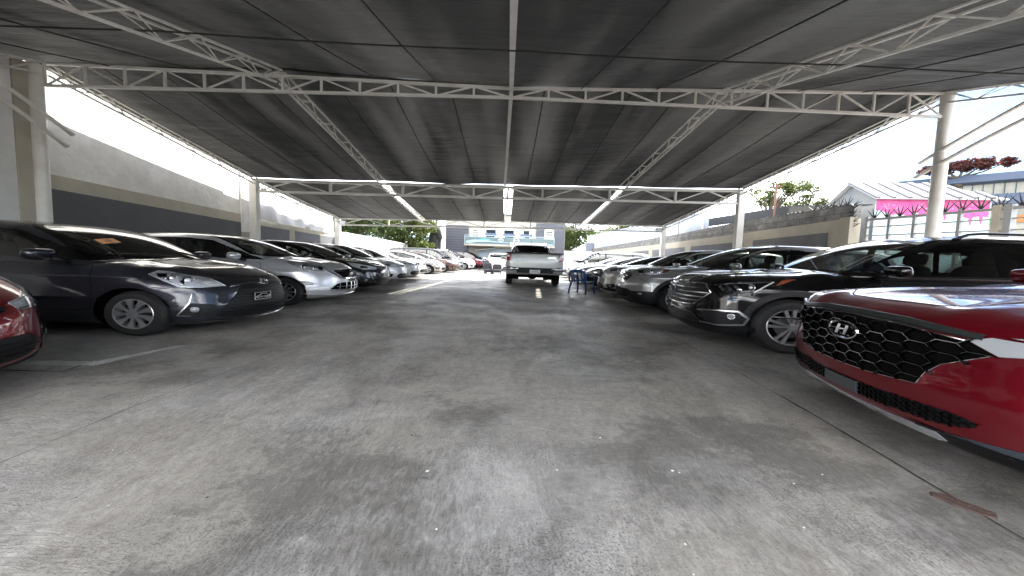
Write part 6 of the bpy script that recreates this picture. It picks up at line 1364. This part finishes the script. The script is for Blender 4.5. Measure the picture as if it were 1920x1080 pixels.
rdv, c8 = std_car(TUC, 'suv', PT['lowred'], 'bright red SUV far down the left row in front of the building', 'suv', GL, res=.07, detail=det_gen('oval', gw=.38), clad=True, **left(TUC, 28.6, -1.75, 6))
nav = copy_car(van, (-3.6, 31.3, 0), radians(2), 'dark navy van parked across the far end beside the building', 'cars at the far end of the yard', PT['navy'], PT['dkgrey'])
wsu = copy_car(rdv, (-.55, 27.2, 0), radians(92), 'white SUV seen from behind at the far end, left of the pickup', 'cars at the far end of the yard', PT['white'], PT['lowred'])
tuc, c9 = std_car(TUC, 'suv', PT['champagne'], 'silver beige SUV with a dark hexagonal grille behind the blue chair', 'suv', GR, res=.04, detail=det_gen('h_oval', gw=.40, mesh_=True, bold=True), clad=True, **right(TUC, 9.85, 2.42, 8))
sd4, c10 = std_car(SED, 'sedan', PT['black'], 'black sedan just beyond the silver beige SUV on the right', 'sedan', GR, res=.05, detail=det_gen('h_oval', gw=.38), **right(SED, 12.2, 2.50, 6))
sd5 = copy_car(sd4, (2.62+SED['xf'], 14.4, 0), pi-radians(5), 'white sedan beyond the black sedan on the right, still in shade', GR, PT['white'], PT['black'])
sd6 = copy_car(sd4, (2.72+SED['xf'], 16.7, 0), pi-radians(4), 'pale silver sedan at the sunny edge of the right row', GR, PT['champagne'], PT['black'])
vn7 = copy_car(van, (2.75+VAN['xf'], 19.3, 0), pi-radians(2), 'white minivan in the sun near the far end of the right row', GR, PT['white'], PT['dkgrey'])
vn8 = copy_car(tuc, (2.9+TUC['xf'], 21.9, 0), pi, 'white SUV beyond the white minivan at the far right end', GR, PT['white'], PT['champagne'])
pk_, c11 = std_car(PICK, 'pickup_truck', PT['silverwhite'], 'white pickup truck seen from behind in the middle of the aisle', 'pickup truck', None, loc=(.915, 12.05-PICK['xr'], 0), rz=pi/2, res=.04, detail=det_pickup, sg='dglass')
# ------------------------------------------------------------------ blue chair, loose car seats
bluep = mat('blue_plastic', (.012, .05, .16), .35, noise=(10, (.02, .065, .19)))
ch = empty('plastic_chair', (2.04, 10.05, 0), radians(52), 'blue plastic armchair standing in the aisle beside the pickup', 'chair')
m = MB(); n = 12; V = [];
for j in range(n+1):
    for i in range(n+1):
        u, v = i/n-.5, j/n-.5; V.append((u*.44, v*(.46-.03*u), .43-.025*cos(u*2.6)*cos(v*2.6)+(.0)))
F1 = [(j*(n+1)+i, j*(n+1)+i+1, (j+1)*(n+1)+i+1, (j+1)*(n+1)+i) for j in range(n) for i in range(n)]; m.add(V, F1); m.add([(v[0], v[1], v[2]-.022) for v in V], [f[::-1] for f in F1])
m.tube([(.22, -.22, .425), (.22, .22, .425)], .014, 8); m.tube([(-.22, -.23, .42), (.22, -.225, .42)], .014, 8); m.tube([(-.22, .23, .42), (.22, .225, .42)], .014, 8); m.build('seat', bluep, ch, smooth=True, sharp=50)
m = MB(); nb = 7
for k in range(nb):
    y = -.17+.34*k/(nb-1); 
    if k in (2, 4): continue
    m.tube([(-.20, y, .42), (-.24, y*1.05, .6), (-.285-.02*cos(y*6), y*1.1, .80)], .024, 6)
pts = [(-.24, -.235, .42), (-.27, -.245, .62), (-.30, -.21, .79), (-.325, -.1, .835), (-.33, 0, .84), (-.325, .1, .835), (-.30, .21, .79), (-.27, .245, .62), (-.24, .235, .42)]; m.tube(pts, .022, 8)
m.tube([(-.30, -.2, .775), (-.32, 0, .79), (-.30, .2, .775)], .035, 8); m.tube([(-.22, -.2, .47), (-.225, .2, .47)], .03, 8); m.build('backrest', bluep, ch, smooth=True)
for sd in (-1, 1):
    m = MB(); m.tube([(-.28, sd*.24, .66), (-.05, sd*.275, .66), (.16, sd*.275, .645), (.22, sd*.265, .60), (.225, sd*.25, .42)], [.022, .03, .03, .026, .022], 8); m.build('armrest', bluep, ch, smooth=True)
    for sx in (-1, 1): m = MB(); m.tube([(sx*.20, sd*.21, .43), (sx*.235, sd*.235, .2), (sx*.265, sd*.255, .0)], [.034, .027, .022], 8); m.build('leg', bluep, ch, smooth=True)
for i, (x, y, rz, lb) in enumerate(((-.95, 20.9, -1.2, 'black loose car seat standing on the ground by the white SUV, left one'), (-.50, 20.7, -1.6, 'black loose car seat lying against the other one beside the pickup'))):
    t = empty('car_seat', (x, y, 0), rz, lb, 'car seat', 'loose car seats on the ground')
    m = MB(); blob(m, (0, 0, .22), (.5, .5, .24), .4); m.build('seat', M['trim'], t, smooth=True); m = MB(); blob(m, (-.22, 0, .50), (.2, .5, .62 if i == 0 else .42), .4, -.25); m.build('backrest', M['trim'], t, smooth=True)
    if i == 0: m = MB(); blob(m, (-.34, 0, .84), (.12, .28, .2), .5, -.2); m.build('headrest', M['trim'], t, smooth=True)
    m = MB(); m.box((0, -.2, .05), (.45, .04, .1)); m.box((0, .2, .05), (.45, .04, .1)); m.build('rail', M['black'], t)
